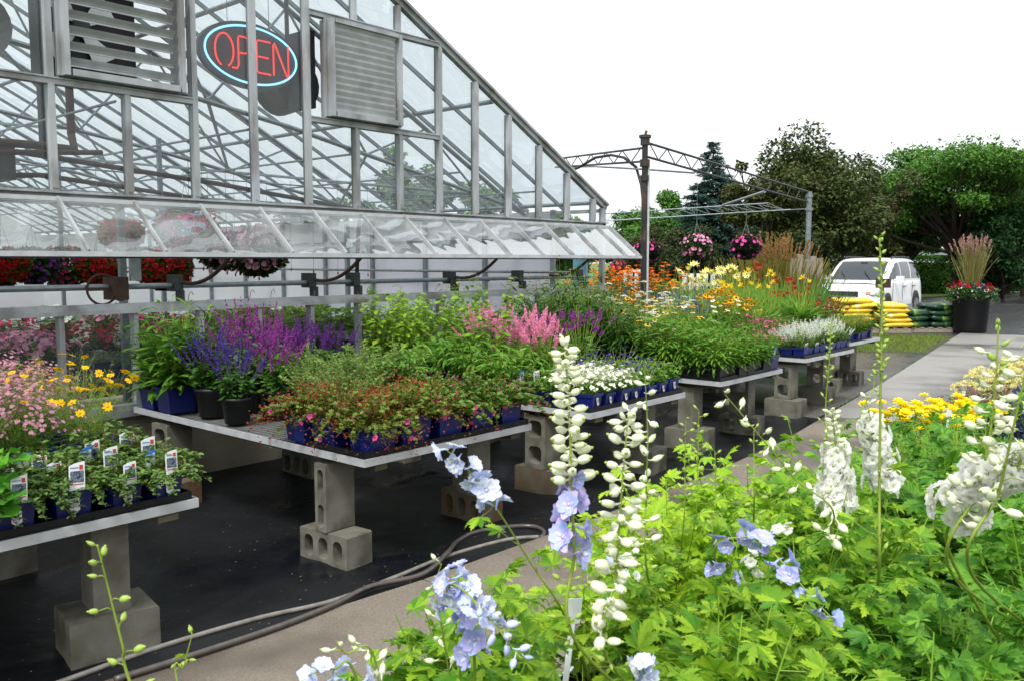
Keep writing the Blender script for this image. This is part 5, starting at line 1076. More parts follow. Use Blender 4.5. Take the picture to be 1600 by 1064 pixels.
# ================================================================== WHITE SUV
def lat(px, dep): return np.array([math.cos(YAW), math.sin(YAW)]) * dep + np.array([math.sin(YAW), -math.cos(YAW)]) * ((px - 800) / FPX * dep)
fl_, rl_ = lat(1362, 23.4), lat(1449, 27.9)
hd = fl_ - rl_; hd /= np.linalg.norm(hd); lf = np.array([-hd[1], hd[0]]); cc = (fl_ + rl_) / 2 - lf * .97
car = empty('parked_car', (cc[0], cc[1], -.008), math.atan2(hd[1], hd[0]), 'white sport utility car with roof rails parked behind the sacks, facing the camera', 'car')
WP = mat('white_car_paint', (.74, .75, .76), rough=.22, spec=.6); SILV = mat('silver_cladding', (.25, .255, .26), rough=.3, metal=.3); CG = mat('car_glass', (.02, .03, .035), rough=.05, spec=.6); RUB = mat('tyre_rubber', (.015, .015, .015), rough=.8); CHR = mat('wheel_alloy', (.25, .255, .26), rough=.4, metal=.6); DK = mat('dark_trim', (.02, .02, .022), rough=.5); HLM = mat('headlamp_lens', (.6, .62, .64), (.4, .42, .45), scale=20, rough=.08, spec=1); ORM = mat('orange_lens', (.8, .3, .08), rough=.2)
def loft(rows, m=0, capm=None):
    V = np.concatenate([np.array(r) for r in rows]); n = len(rows[0]); k = len(rows)
    F = [(i * n + q, i * n + q + 1, (i + 1) * n + q + 1, (i + 1) * n + q) for i in range(k - 1) for q in range(n - 1)]
    mb = MB().add(V, np.array(F), m); mb.F.append((np.arange(n)[None], m)); mb.F.append((np.arange((k - 1) * n, k * n)[None][:, ::-1], m)); return mb
def sect(x, hw, zb, zt, crown=.04):
    pr = [(hw * .90, zb), (hw * .985, zb + .06), (hw, zb + .25), (hw * .99, zb + .42), (hw * .965, zt - .10), (hw * .93, zt - .02), (hw * .78, zt + crown * .6), (hw * .4, zt + crown)]
    L = [(x, y, z) for y, z in pr]; return L + [(x, -y, z) for x, y, z in reversed(L)]
KX = [sect(2.40, .70, .36, .66, .02), sect(2.36, .82, .30, .80, .03), sect(2.2, .92, .28, .94, .05), sect(1.9, .965, .27, 1.02, .06), sect(1.5, .98, .26, 1.06, .06), sect(1.05, .985, .26, 1.10, .05), sect(0, .985, .26, 1.12, .0), sect(-1.2, .985, .26, 1.13, .0), sect(-2.0, .97, .28, 1.13, .0), sect(-2.28, .93, .32, 1.12, .0), sect(-2.38, .86, .36, 1.06, .0)]
def dense(K, ku, kv):
    A = np.array(K, float); A = np.stack([smooth(A[i], kv) for i in range(len(A))]); return np.stack([smooth(A[:, j], ku) for j in range(A.shape[1])], 1)
GR = dense(KX, 5, 3); loft([list(r) for r in GR]).build('body', WP, car, True)
def cab(x, hb, zb, hr, zr_):
    h = zr_ - zb; P = [(hb, 0), (hb - .01, .25), (hb * .75 + hr * .25, .55), (hb * .3 + hr * .7, .85), (hr - .06, .975), (hr * .6, 1.0), (0, 1.012)]
    L = [(x, y, zb + h * t) for y, t in P]; return L + [(x, -y, z) for x, y, z in reversed(L[:-1])]
ca = [cab(1.30, .80, 1.07, .78, 1.10), cab(1.0, .87, 1.08, .80, 1.30), cab(.62, .90, 1.08, .77, 1.55), cab(.28, .92, 1.08, .75, 1.72), cab(-.1, .92, 1.08, .75, 1.775), cab(-1.0, .92, 1.08, .75, 1.79), cab(-1.8, .91, 1.08, .74, 1.75), cab(-2.12, .89, 1.08, .74, 1.60), cab(-2.34, .88, 1.08, .8, 1.14)]
GC_ = dense(ca, 9, 5); nu, nv = GC_.shape[:2]; V = GC_.reshape(-1, 3); Fc = np.array([(i * nv + j, i * nv + j + 1, (i + 1) * nv + j + 1, (i + 1) * nv + j) for i in range(nu - 1) for j in range(nv - 1)]); C_ = V[Fc].mean(1)
x_, y_, z_ = C_.T; ay = np.abs(y_)
top = np.interp(x_, [-2.2, -1.9, -.1, .3, .6, 1.1], [1.50, 1.66, 1.68, 1.62, 1.46, 1.16])
isw = (z_ > 1.17) & (z_ < top) & (ay > .70) & (x_ < .95) & (x_ > -2.12)
pil = (np.abs(x_ + .02) < .045) | (np.abs(x_ + 1.03) < .045) | (x_ > .98)
ws = (x_ > .36) & (ay < np.interp(x_, [.36, 1.25], [.64, .74])) & (x_ < 1.24); rw = (x_ < -2.06) & (ay < .66) & (z_ > 1.2)
def cpart(sel, nm, m):
    if sel.any(): MB().add(V, Fc[sel]).build(nm, m, car, True)
for sd in (1, -1):
    for a_, b_ in ((.02, .98), (-1.03, -.02), (-2.12, -1.03)): cpart(isw & ~pil & (y_ * sd > 0) & (x_ > a_) & (x_ < b_) & ~ws, 'side_window', CG)
cpart(ws, 'windscreen', CG); cpart(rw, 'rear_window', CG); cpart(~(ws | rw | (isw & ~pil)), 'cabin', WP)
MB().bar((1.27, .45, 1.15), (.92, .15, 1.40), .02, .02).bar((1.27, -.25, 1.15), (.92, -.5, 1.40), .02, .02).build('wiper', DK, car)
MB().box(.44, .5, -.09, .09, 1.58, 1.66).build('rear_view_mirror', DK, car)
for s_ in (1, -1):
    d1 = MB().box(.022, .028, s_ * .984 - .006, s_ * .984 + .006, .42, 1.08).box(-.993, -.987, s_ * .984 - .006, s_ * .984 + .006, .42, 1.08).box(1.002, 1.008, s_ * .984 - .006, s_ * .984 + .006, .42, 1.08); d1.build('door_gap', DK, car)
    for x in (-.05, -1.05): MB().box(x - .22, x - .04, s_ * .975 - .02, s_ * .975 + .03 * s_ + .01, .94, .975).build('door_handle', CHR, car)
    MB().box(-2.0, 2.1, s_ * .985 - .012, s_ * .985 + .012, .28, .42).build('sill_cladding', SILV, car)
    mr_ = MB().tube([(.72, s_ * .93, 1.15), (.78, s_ * 1.04, 1.18)], .03, 8); mr_.box(.66, .80, min(s_ * 1.0, s_ * 1.2), max(s_ * 1.0, s_ * 1.2), 1.12, 1.27); mr_.build('wing_mirror', WP, car)
    MB().tube([(.15, s_ * .66, 1.74), (.05, s_ * .66, 1.83), (-1.7, s_ * .66, 1.82), (-1.85, s_ * .66, 1.76)], .018, 6).build('roof_rail', DK, car)
    for x in (1.48, -1.42):
        MB().tube([(x, s_ * .90, .38), (x, s_ * .992, .38)], .43, 28).build('wheel_well', DK, car); wh = MB().tube([(x, s_ * .80, .36), (x, s_ * 1.005, .36)], .36, 28); w = wh.build('wheel', RUB, car, False)
        rim = MB().tube([(x, s_ * .955, .36), (x, s_ * 1.012, .36)], .22, 24)
        for q in range(5): t = q * 1.257; rim.bar((x + .05 * math.cos(t), s_ * 1.015, .36 + .05 * math.sin(t)), (x + .22 * math.cos(t), s_ * 1.015, .36 + .22 * math.sin(t)), .05, .03, (0, s_, 0))
        setp(rim.build('rim', CHR, car), w)
        A = np.linspace(-.1, math.pi + .1, 18); V = [(x + r * math.cos(t), s_ * (.975 + .012 * (r > .42)), .36 + r * math.sin(t)) for t in A for r in (.37, .44)]
        MB().add(V, np.array([(2 * i, 2 * i + 1, 2 * i + 3, 2 * i + 2) for i in range(17)])).build('wheel_arch', DK, car)
    V = [(2.36, s_ * .86, .78), (2.36, s_ * .48, .74), (2.30, s_ * .46, .93), (2.12, s_ * .86, .97), (2.0, s_ * .945, .96), (2.06, s_ * .955, .84)]
    hl = MB(); V = np.array(V) + (.03, s_ * .015, .0); hl.add(V, np.array([(0, 1, 2), (0, 2, 3), (0, 3, 4), (0, 4, 5)]) if s_ > 0 else np.array([(0, 2, 1), (0, 3, 2), (0, 4, 3), (0, 5, 4)])); h_ = hl.build('headlight', HLM, car)
    setp(MB().box(2.385, 2.40, s_ * .72 - .06, s_ * .72 + .06, .79, .85).build('indicator', ORM, car), h_)
MB().box(2.37, 2.43, -.45, .45, .55, .86).build('grille', DK, car); MB().box(2.40, 2.45, -.42, .42, .70, .73).build('grille_bar', CHR, car)
MB().box(2.36, 2.46, -.80, .80, .36, .52).build('bumper', WP, car); MB().box(2.40, 2.465, -.26, .26, .40, .50).build('number_plate', M['white'], car)
MB().box(1.92, 2.02, -.9, .9, 1.075, 1.082).build('hood_gap', DK, car)

# ================================================================== FENCE, PALING, GRASSES
def wpost(name, px, top, dep, w, label, n=1, gap=0, cat='fence'):
    root = empty(name, tuple(np.append(lat(px, dep), 0)), ang, label, cat); zt = DP(px, top, dep)[2]
    return root, zt
r_, zt = wpost('board_fence', 1258, 400, 17.4, 1, 'short run of split weathered grey boards beside the steel post, left of the white car')
for i, (x, z) in enumerate(((-.26, .0), (-.13, .08), (.0, -.02), (.14, .04), (.27, .0))):
    MB().box(x - .06, x + .06, -.012 + .01 * (i % 2), .012 + .01 * (i % 2), .02, zt + z - .05).build('board', M['wood_grey'], r_)
MB().box(-.32, .32, .03, .08, .5, .6).box(-.32, .32, .03, .08, zt - .4, zt - .3).build('rail', M['wood_grey'], r_)
r_, zt = wpost('sign_stub', 1379, 436, 19, 1, 'small brown wooden board on a stake in front of the white car', cat='sign')
MB().box(-.16, .16, -.02, .02, zt - .2, zt).build('board', M['rust'], r_); MB().box(-.03, .03, .021, .06, 0, zt - .05).build('stake', M['wood'], r_)
r_, zt = wpost('picket_fence', 1098, 428, 21, 1, 'low white picket fence behind the orange flowers', cat='fence')
for i in range(6): x = -.45 + i * .17; MB().box(x - .05, x + .05, -.012, .012, .05, zt - .12 * (i % 2) * 0).build('picket', M['white'], r_)
for z in (.35, zt - .3): MB().box(-.52, .48, .013, .05, z, z + .07).build('rail', M['white'], r_)
r_, zt = wpost('white_bench', 990, 422, 17.5, 1, 'white slatted seat back seen behind the steel post', cat='garden bench')
for i in range(4): x = -.17 + i * .11; MB().box(x - .035, x + .035, -.012, .012, .45, zt - .04).build('slat', M['white'], r_)
MB().box(-.22, .22, -.02, .02, zt - .04, zt).build('top_rail', M['white'], r_); MB().box(-.22, .22, -.45, 0, .42, .46).build('seat', M['white'], r_)
for x in (-.19, .19): MB().box(x - .03, x + .03, -.42, -.36, 0, .42).build('leg', M['white'], r_); MB().box(x - .03, x + .03, -.06, 0.0, 0, .42).build('leg', M['white'], r_)
def clump(px, top, dep, n, m, w, label, name='ornamental_grass', plume=None):
    p = lat(px, dep); h = DP(px, top, dep)[2]; root = empty(name, (p[0], p[1], 0), 0, label, 'ornamental grass', 'tall grasses beyond the benches')
    a = rng.uniform(0, 6.28, n); r = w * .35 * np.sqrt(rng.uniform(0, 1, n)); D = np.stack([r * np.cos(a) * 1.1, r * np.sin(a) * 1.1, np.full(n, h * .5)], 1) + rng.normal(0, .1, (n, 3))
    MB().tpl(lance(.009, 6, .12), frames(D, rng.uniform(0, 6, n)) * (h * rng.uniform(.5, .95, n))[:, None, None], np.stack([r * np.cos(a), r * np.sin(a), a * 0], 1)).build('blades', m, root)
    if plume:
        k = n // 8; a = rng.uniform(0, 6.28, k); D = np.stack([.12 * np.cos(a), .12 * np.sin(a), np.ones(k)], 1) + rng.normal(0, .06, (k, 3)); D /= np.linalg.norm(D, axis=1)[:, None]; mb = MB(); hh = h * rng.uniform(.78, .98, k)
        for q in range(14): mb.tpl(FL_TINY, frames(D + rng.normal(0, .4, D.shape), rng.uniform(0, 6, k)) * .04, D * (hh + q * .02)[:, None] * (w * 1.2, w * 1.2, 1))
        mb.build('plumes', plume, root)
TAN = petm('#a07c4c', '#84653c')
clump(1205, 380, 17.5, 520, leafm('#7c7a34', '#6a5a2c'), 1.1, 'tall tan plumed grass left of the far steel post', plume=TAN)
clump(1228, 388, 18.3, 420, leafm('#7c8a34', '#5a5a2c'), 1.0, 'tan plumed grass just behind the far steel post', plume=TAN)
clump(1180, 392, 19, 400, leafm('#7c8a34', '#5a6a2c'), 1.0, 'shorter green and tan grass left of the others', plume=TAN)
clump(1250, 420, 15.2, 360, leafm('#5f9a3c', '#3f7a2c'), .8, 'green grass clump in front of the board fence')

# ================================================================== TREES
M['bark'] = mat('bark', sr('#4a4034'), sr('#2e2820'), scale=9, rough=.95, bump=.6, stretch=(1, 1, .25))
CL = tz([(np.array([(-.5, 0, 0), (.5, .1, .1), (.35, .9, -.1), (-.4, .8, .12)]), [(0, 1, 2, 3)], 0)])
CLUMP = tz([(np.array([(-.3, 0, 0), (0, .05, .12), (.3, .1, 0), (.22, .62, -.05), (0, .9, -.2), (-.26, .5, 0), (0, .45, .1)]), [(0, 1, 6), (1, 2, 6), (2, 3, 6), (3, 4, 6), (4, 5, 6), (5, 0, 6)], 0)])
def tree(px, dep, base_z, top_px, wpx, name, label, lm, n=9000, ls=.16, blobs=26, trunk_h=.3, flat=.75, tr=.16, dens=.8, asym=0, group='trees beyond the yard', fork=None, holes=.0):
    p = lat(px, dep); H = DP(px, top_px, dep)[2]; Rr = wpx / 2 / FPX * dep; root = empty(name, (p[0], p[1], base_z), 0, label, 'tree', group)
    c0 = H * trunk_h; ch = (H - c0) / 2; mb = MB(); cen = np.array([0, 0, c0 + ch])
    u = rng.normal(size=(blobs, 3)); u /= np.linalg.norm(u, axis=1)[:, None]; rr = rng.uniform(.35, .92, blobs)[:, None]
    B = u * rr * (Rr, Rr, ch) * (1 + .16 * np.sin(np.arctan2(u[:, 1], u[:, 0]) * 3 + px) * (u[:, 2] > -.2))[:, None] + cen; BR = rng.uniform(.15, .42, blobs) * Rr * min(1, (40 / blobs) ** .25)
    BR *= np.clip(1.35 - rr[:, 0] * .75, .4, 1); BR = np.maximum(BR, .14 * Rr)
    mb.tube(smooth([(0, 0, -.1), (.08, .05, c0 * .6), (0, .1, c0 + ch * .4), (.05, 0, c0 + ch * 1.1)], 4), np.linspace(tr, tr * .35, 13), 10)
    for b in range(blobs):
        st_ = np.array([.02, .05, min(c0 * .75 + rng.uniform(0, .5) * ch, B[b, 2])]); mid = (st_ + B[b]) / 2 + rng.normal(0, .12 * Rr, 3) * (1, 1, .3); r0 = tr * rng.uniform(.28, .5)
        mb.tube(smooth([st_, mid, B[b]], 4), np.linspace(r0, .012, 9), 6)
        for q in range(2): e = B[b] + np.clip(rng.normal(0, .5, 3), -.8, .8) * BR[b]; mb.tube([mid * .3 + B[b] * .7, e], [.02, .006], 4)
    mb.build('trunk', M['bark'], root, True)
    w = BR ** 1.7; idx = rng.choice(blobs, n, p=w / w.sum()); v = rng.normal(size=(n, 3)); v /= np.linalg.norm(v, axis=1)[:, None]
    rad = BR[idx] * rng.uniform(.25, 1, n) ** .45 * (1 + .28 * np.sin(v[:, 0] * 7 + idx) * np.cos(v[:, 2] * 6 + idx * 1.7)); P = B[idx] + v * rad[:, None] * (1, 1, flat)
    k = n // 12; tw = rng.choice(blobs, k); vt = rng.normal(size=(k, 3)); vt /= np.linalg.norm(vt, axis=1)[:, None]; P[:k] = B[tw] + vt * (BR[tw] * rng.uniform(.8, 1.0, k))[:, None]
    D = v * (1, 1, .2) + rng.normal(0, .6, v.shape) + (0, 0, -.15)
    MB().tpl(CLUMP, frames(D, rng.uniform(-.8, .8, n)) * (ls * rng.uniform(.55, 1.0, n) ** 1.3 * 1.2)[:, None, None], P).build('crown', lm, root); return root
TG = lambda a, b: leafm(a, b, .3, .55)
tree(1268, 33, 0, 190, 270, 'broadleaf_tree', 'large dark bronze leaved tree behind the white car', TG('#587632', '#403f24'), n=32000, ls=.17, blobs=70, trunk_h=.16, tr=.2, flat=.8)
tree(1180, 31, 0, 238, 120, 'broadleaf_tree', 'smaller dark bronze tree with loose top between the spruce and the big bronze tree', TG('#52602a', '#3c3a20'), n=9000, ls=.15, blobs=26, trunk_h=.18, tr=.12)
tree(1345, 36, 0, 255, 140, 'broadleaf_tree', 'dark purple green crown at the right shoulder of the bronze tree', TG('#4c5c2a', '#3c3420'), n=10000, ls=.17, blobs=26, trunk_h=.2, tr=.12)
tree(1492, 38, 0, 216, 310, 'broadleaf_tree', 'spreading fresh green tree behind the planter', TG('#649236', '#376424'), n=36000, ls=.17, blobs=84, trunk_h=.36, tr=.24, flat=.42)
tree(1600, 42, 0, 200, 200, 'broadleaf_tree', 'dark green tree cut by the right edge of the picture', TG('#376a2c', '#1f4420'), n=16000, ls=.2, blobs=36, trunk_h=.12, tr=.2, flat=.7)
tree(1400, 48, 0, 256, 130, 'broadleaf_tree', 'bright green rounded tree between the bronze tree and the spreading tree', TG('#5a8f2c', '#3a701f'), n=12000, ls=.22, blobs=30, trunk_h=.1, tr=.2)
tree(1568, 36, 0, 320, 170, 'broadleaf_tree', 'low dark tree behind the planter at the right', TG('#27501f', '#193a18'), n=11000, ls=.17, blobs=30, trunk_h=.04, tr=.1)
tree(1418, 42, 0, 268, 150, 'broadleaf_tree', 'mid green tree filling the dip left of the spreading tree', TG('#5a8430', '#35602a'), n=16000, ls=.17, blobs=40, trunk_h=.3, tr=.14)
tree(1030, 40, 0, 318, 130, 'broadleaf_tree', 'mid height green tree behind the tall steel post', TG('#54802e', '#345c26'), n=10000, ls=.17, blobs=30, trunk_h=.08, tr=.12)
tree(1130, 40, 0, 262, 130, 'broadleaf_tree', 'olive tree close behind the right side of the spruce', TG('#586e30', '#3c4a24'), n=12000, ls=.17, blobs=30, trunk_h=.1, tr=.12)
tree(1052, 50, 0, 292, 110, 'broadleaf_tree', 'green tree behind the left side of the spruce', TG('#5f8f34', '#3f6f28'), n=10000, ls=.22, blobs=26, trunk_h=.1)
tree(985, 55, 0, 322, 120, 'broadleaf_tree', 'low pale green tree just right of the greenhouse eave', TG('#6f9a3c', '#4a7a2c'), n=9000, ls=.24, blobs=24, trunk_h=.06)
tree(1015, 30, 0, 345, 130, 'shrub', 'brownish green rounded shrub behind the hanging baskets', TG('#4c4c22', '#35401c'), n=9000, ls=.12, blobs=26, trunk_h=.03, tr=.05)
tree(965, 32, 0, 362, 90, 'shrub', 'olive shrub beside the greenhouse corner', TG('#5a6226', '#3c481c'), n=6000, ls=.12, blobs=20, trunk_h=.03, tr=.05)
tree(1090, 28, 0, 352, 120, 'shrub', 'dark shrub in front of the spruce foot', TG('#36481f', '#27341a'), n=8000, ls=.12, blobs=24, trunk_h=.03, tr=.05)
tree(1180, 27, 0, 345, 130, 'shrub', 'dark green shrub below the small bronze tree', TG('#2e4a1e', '#20341a'), n=8000, ls=.12, blobs=24, trunk_h=.02, tr=.05)
tree(1262, 30, 0, 352, 150, 'shrub', 'dense dark shrub left of the white car', TG('#2a401c', '#1f3018'), n=9000, ls=.13, blobs=26, trunk_h=.02, tr=.05)
tree(1300, 32, 0, 386, 70, 'shrub', 'yellow green shrub behind the bonnet of the white car', TG('#6f7f2c', '#4f6422'), n=4000, ls=.12, blobs=14, trunk_h=.02, tr=.04)
tree(1418, 37, 0, 385, 30, 'shrub', 'small dark conical shrub in front of the white house', TG('#22301e', '#182818'), n=2500, ls=.11, blobs=12, trunk_h=.02, tr=.04)
for x, d, t, w, lb in ((640, 45, 235, 170, 'tree seen through the middle of the greenhouse gable'), (740, 50, 262, 150, 'tree seen through the right part of the gable'), (560, 55, 300, 130, 'far tree behind the greenhouse, lower than its neighbours'), (860, 52, 330, 120, 'tree behind the greenhouse near its right eave')):
    tree(x, d, 0, t, w, 'broadleaf_tree', lb, TG('#5a8a34', '#3a6a28'), n=6000, ls=.28, blobs=20, trunk_h=.1)
# blue spruce
sp = lat(1110, 36); H = DP(1110, 221, 36)[2]
spr = empty('blue_spruce', (sp[0], sp[1], 0), 0, 'tall pointed blue green spruce behind the steel frame', 'conifer')
MB().tube([(0, 0, 0), (0, 0, H - .1)], [.16, .02], 8).build('trunk', M['bark'], spr)
mb = MB(); bm2 = MB(); ND = tz([(np.array([(-.10, 0, 0), (.10, 0, 0), (.06, .5, .0), (0, 1, -.05), (-.07, .5, .05)]), [(0, 1, 2, 4)], 0), (np.array([(.06, .5, .0), (0, 1, -.05), (-.07, .5, .05)]), [(0, 1, 2)], 0)])
z = .35
while z < H - .12:
    R0 = 2.5 * (1 - z / H) ** .9 + .16; k = int(10 + 9 * (1 - z / H))
    for i in range(k):
        a = rng.uniform(0, 6.28); L = R0 * rng.uniform(.75, 1.12); d = np.array([math.cos(a), math.sin(a), 0]); zz = z + rng.uniform(-.1, .1)
        tip = np.array([0, 0, zz]) + d * L + (0, 0, -.14 * L + .08 * L); bm2.tube([(0, 0, zz), tip], [.02, .005], 4)
        n = int(52 * L) + 16; t = rng.uniform(.15, 1, n) ** .8; P = np.array([0, 0, zz]) + np.outer(t, tip - (0, 0, zz)) + rng.normal(0, .03, (n, 3)); sd = np.cross(d, (0, 0, 1)); D = d * .7 + np.outer(rng.choice([-1, 1], n) * rng.uniform(.3, 1, n), sd) + rng.normal(0, .25, (n, 3)) + (0, 0, -.12)
        mb.tpl(ND, frames(D, rng.uniform(-1, 1, n)) * ((.16 + .22 * (1 - t)) * rng.uniform(.7, 1.2, n) * min(1, .45 + L / 2))[:, None, None] * 1.25, P)
    z += .24 + .1 * (1 - z / H)
bm2.build('branches', M['bark'], spr); mb.build('crown', leafm('#48685e', '#2a4640', .15, .6), spr)
# hedge and far house
hp = lat(1468, 46); hgd = empty('hedge', (hp[0], hp[1], 0), ang, 'clipped green hedge behind the car under the spreading tree', 'hedge')
n = 14000; P = np.column_stack([rng.uniform(-1.9, 3.6, n), rng.uniform(-.6, .6, n), rng.uniform(0, 1.85, n)]); ed = rng.integers(0, 3, n); P[ed == 0, 1] = -.6 + rng.normal(0, .04, (ed == 0).sum()); P[ed == 1, 2] = 1.85 + rng.normal(0, .04, (ed == 1).sum())
MB().tpl(CLUMP, frames(rng.normal(0, .6, (n, 3)) + (0, -.5, .4), rng.uniform(0, 6, n)) * (.1 * rng.uniform(.7, 1.3, n))[:, None, None], P).build('foliage', TG('#4f7a26', '#34581c'), hgd)
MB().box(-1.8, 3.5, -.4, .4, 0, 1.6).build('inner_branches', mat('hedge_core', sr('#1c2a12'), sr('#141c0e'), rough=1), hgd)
for px, w, lb in ((1575, 5.0, 'dark unclipped hedge at the right behind the road'),):
    hp = lat(px, 50); hg = empty('hedge', (hp[0], hp[1], 0), ang, lb, 'hedge'); n = 12000; P = np.column_stack([rng.uniform(-w / 2, w / 2, n), rng.uniform(-.8, .2, n), rng.uniform(0, 2.3, n) + .3 * np.sin(rng.uniform(0, 9, n))])
    MB().tpl(CLUMP, frames(rng.normal(0, .6, (n, 3)) + (0, -.5, .3), rng.uniform(0, 6, n)) * .17, P).build('foliage', TG('#23441c', '#162c14'), hg)
hs = lat(1420, 62); hou = empty('white_house', (hs[0], hs[1], 0), ang + .12, 'white clapboard house with a pale roof seen behind the trees', 'house')
M['siding'] = mat('white_siding', (.66, .70, .76), (.6, .64, .7), scale=3, rough=.7); M['shingle'] = mat('grey_shingle', (.3, .3, .32), (.22, .22, .24), scale=8, rough=.9)
mb = MB().box(-3, 14, 0, 8, 0, 2.6)
for i in range(12): mb.box(-3.02, 14.02, -.03, -.001, .1 + i * .2, .22 + i * .2)
mb.add([(-3, 0, 2.6), (-3, 8, 2.6), (-3, 4, 4.6), (14, 0, 2.6), (14, 8, 2.6), (14, 4, 4.6)], np.array([(0, 2, 1), (3, 4, 5)])); mb.build('wall', M['siding'], hou)
MB().bar((5.5, -.4, 2.55), (5.5, 4, 4.75), 17.6, .12, (0, -.5, 1)).bar((5.5, 8.4, 2.55), (5.5, 4, 4.75), 17.6, .12, (0, .5, 1)).build('roof', M['siding'], hou)
for x in (-.8, 2.2, 6, 10): w_ = MB().box(x - .5, x + .5, -.06, -.035, 1.0, 2.2).build('window', M['siding'], hou); setp(MB().box(x - .42, x + .42, -.075, -.062, 1.08, 2.12).build('pane', CG, hou), w_)
# far tree belt on the left behind the greenhouse, and behind the road
for i, (px, d, t, w) in enumerate(((1120, 60, 300, 150), (1240, 60, 300, 170), (1330, 62, 330, 150), (1640, 60, 240, 200), (900, 62, 345, 120), (470, 60, 320, 160))):
    tree(px, d, 0, t, w, 'broadleaf_tree', ['far green tree behind the spruce', 'far green tree hidden behind the bronze tree', 'far green tree behind the car roof', 'far tree beyond the right edge', 'far low tree behind the greenhouse eave', 'far tree behind the greenhouse at the left'][i], TG('#3f6a28', '#27481e'), n=6000, ls=.3, blobs=20, trunk_h=.03)
# ================================================================== DELPHINIUMS ON THE NEAR BENCH
BENCHZ = .432
LDM = leafm('#b4d43c', '#558f26', .45, .42); LDM2 = leafm('#8abf3a', '#3f7a26', .4, .45); LDM3 = leafm('#bcd63c', '#8fbf2c', .45, .42)
BUDW = mat('cream_bud', sr('#f4f3e2'), sr('#e2e9c4'), island=True, rough=.5, trans=.25); BUDG = leafm('#c2d07a', '#93b44a', .25)
BUDB = mat('blue_white_bud', sr('#e6eaf4'), sr('#b4c0ea'), island=True, rough=.5, trans=.25)
LIL = petm('#b4b0ee', '#cdc0f0'); BLU = petm('#98b4f2', '#c0ccf6'); PALE = petm('#dfe4fa', '#b9c6f6'); WD = petm('#ffffff', '#fbfbf4', .6)
def bud_t(m=0):
    return tz([ell(.3, .9, 8, 6, m, -.05), ell(.12, .28, 6, 3, 1, .76)])
_sp = MB().tube([(0, .12, .0), (0, -.12, .06), (0, -.38, .18), (0, -.6, .38)], [.12, .09, .06, .03], 6)
SPUR = (np.concatenate(_sp.V), [(f, m) for f, m in _sp.F])
BUD = bud_t()
OPEN = to_y(tz(petals(5, .27, .62, .42, seg=4, r0=.0, wave=.045) + petals(5, .22, .46, .75, m=1, seg=3, ph=.6, wave=.045) + petals(4, .08, .2, 1.6, m=2, seg=2) + [dome(.09, .12, 6, 2)]))
DBL = to_y(tz(petals(7, .26, .52, .15, seg=3, wave=.04) + petals(6, .20, .40, .5, seg=3, ph=.4, wave=.03) + petals(4, .14, .26, 1.0, seg=2, ph=.8, wave=.02) + [dome(.08, .15, 6, 1)]))
def curve_at(P, t):
    P = smooth(P, 10); s = np.concatenate([[0], np.cumsum(np.linalg.norm(np.diff(P, axis=0), axis=1))]); s /= s[-1]
    Q = np.stack([np.interp(t, s, P[:, i]) for i in range(3)], -1); Q2 = np.stack([np.interp(np.minimum(t + .02, 1), s, P[:, i]) for i in range(3)], -1); Q0 = np.stack([np.interp(np.maximum(t - .02, 0), s, P[:, i]) for i in range(3)], -1)
    T = Q2 - Q0; return Q, T / np.linalg.norm(T, axis=-1)[..., None]
BSC, FSC = 1.18, 1.15
PM = {}
def single(nm, kind, Fm, E, par):
    if kind not in PM:
        L = []
        for v in range(3):
            q = MB(); j = 1 + .12 * (v - 1)
            if kind in ('bud', 'gbud', 'bbud'):
                q.tpl(BUD, np.diag([j, 1, j])[None], np.zeros((1, 3)))
                if kind != 'gbud': q.tpl(SPUR, np.eye(3)[None] * .9, np.zeros((1, 3)))
                ms = [{'bud': BUDW, 'gbud': BUDG, 'bbud': BUDB}[kind], BUDG]
            elif kind == 'dbl': q.tpl(DBL, np.diag([j, 1.1, 2 - j])[None], np.zeros((1, 3))); ms = [WD, BUDG]
            elif kind == 'leaf': q.tpl(L_DELPH_P, np.diag([j, 1, 1])[None], np.zeros((1, 3))); ms = [LDM, M['stem']]
            else:
                q.tpl(OPEN, np.diag([j, 1, 2 - j])[None], np.zeros((1, 3))); q.tpl(SPUR, np.eye(3)[None] * .8, np.zeros((1, 3)))
                ms = [{'lilac': LIL, 'blue': BLU, 'pale': PALE}[kind], {'lilac': BLU, 'blue': LIL, 'pale': WD}[kind], WD]
            o = q.build(nm, ms, None, kind != 'leaf'); L.append(o.data); bpy.data.objects.remove(o)
        PM[kind] = L
    for i in range(len(E)):
        o = bpy.data.objects.new(nm, PM[kind][i % 3]); COL.objects.link(o); m4 = np.eye(4); m4[:3, :3] = Fm[i]; m4[:3, 3] = E[i]
        setp(o, par); o.matrix_local = Matrix(m4.tolist())
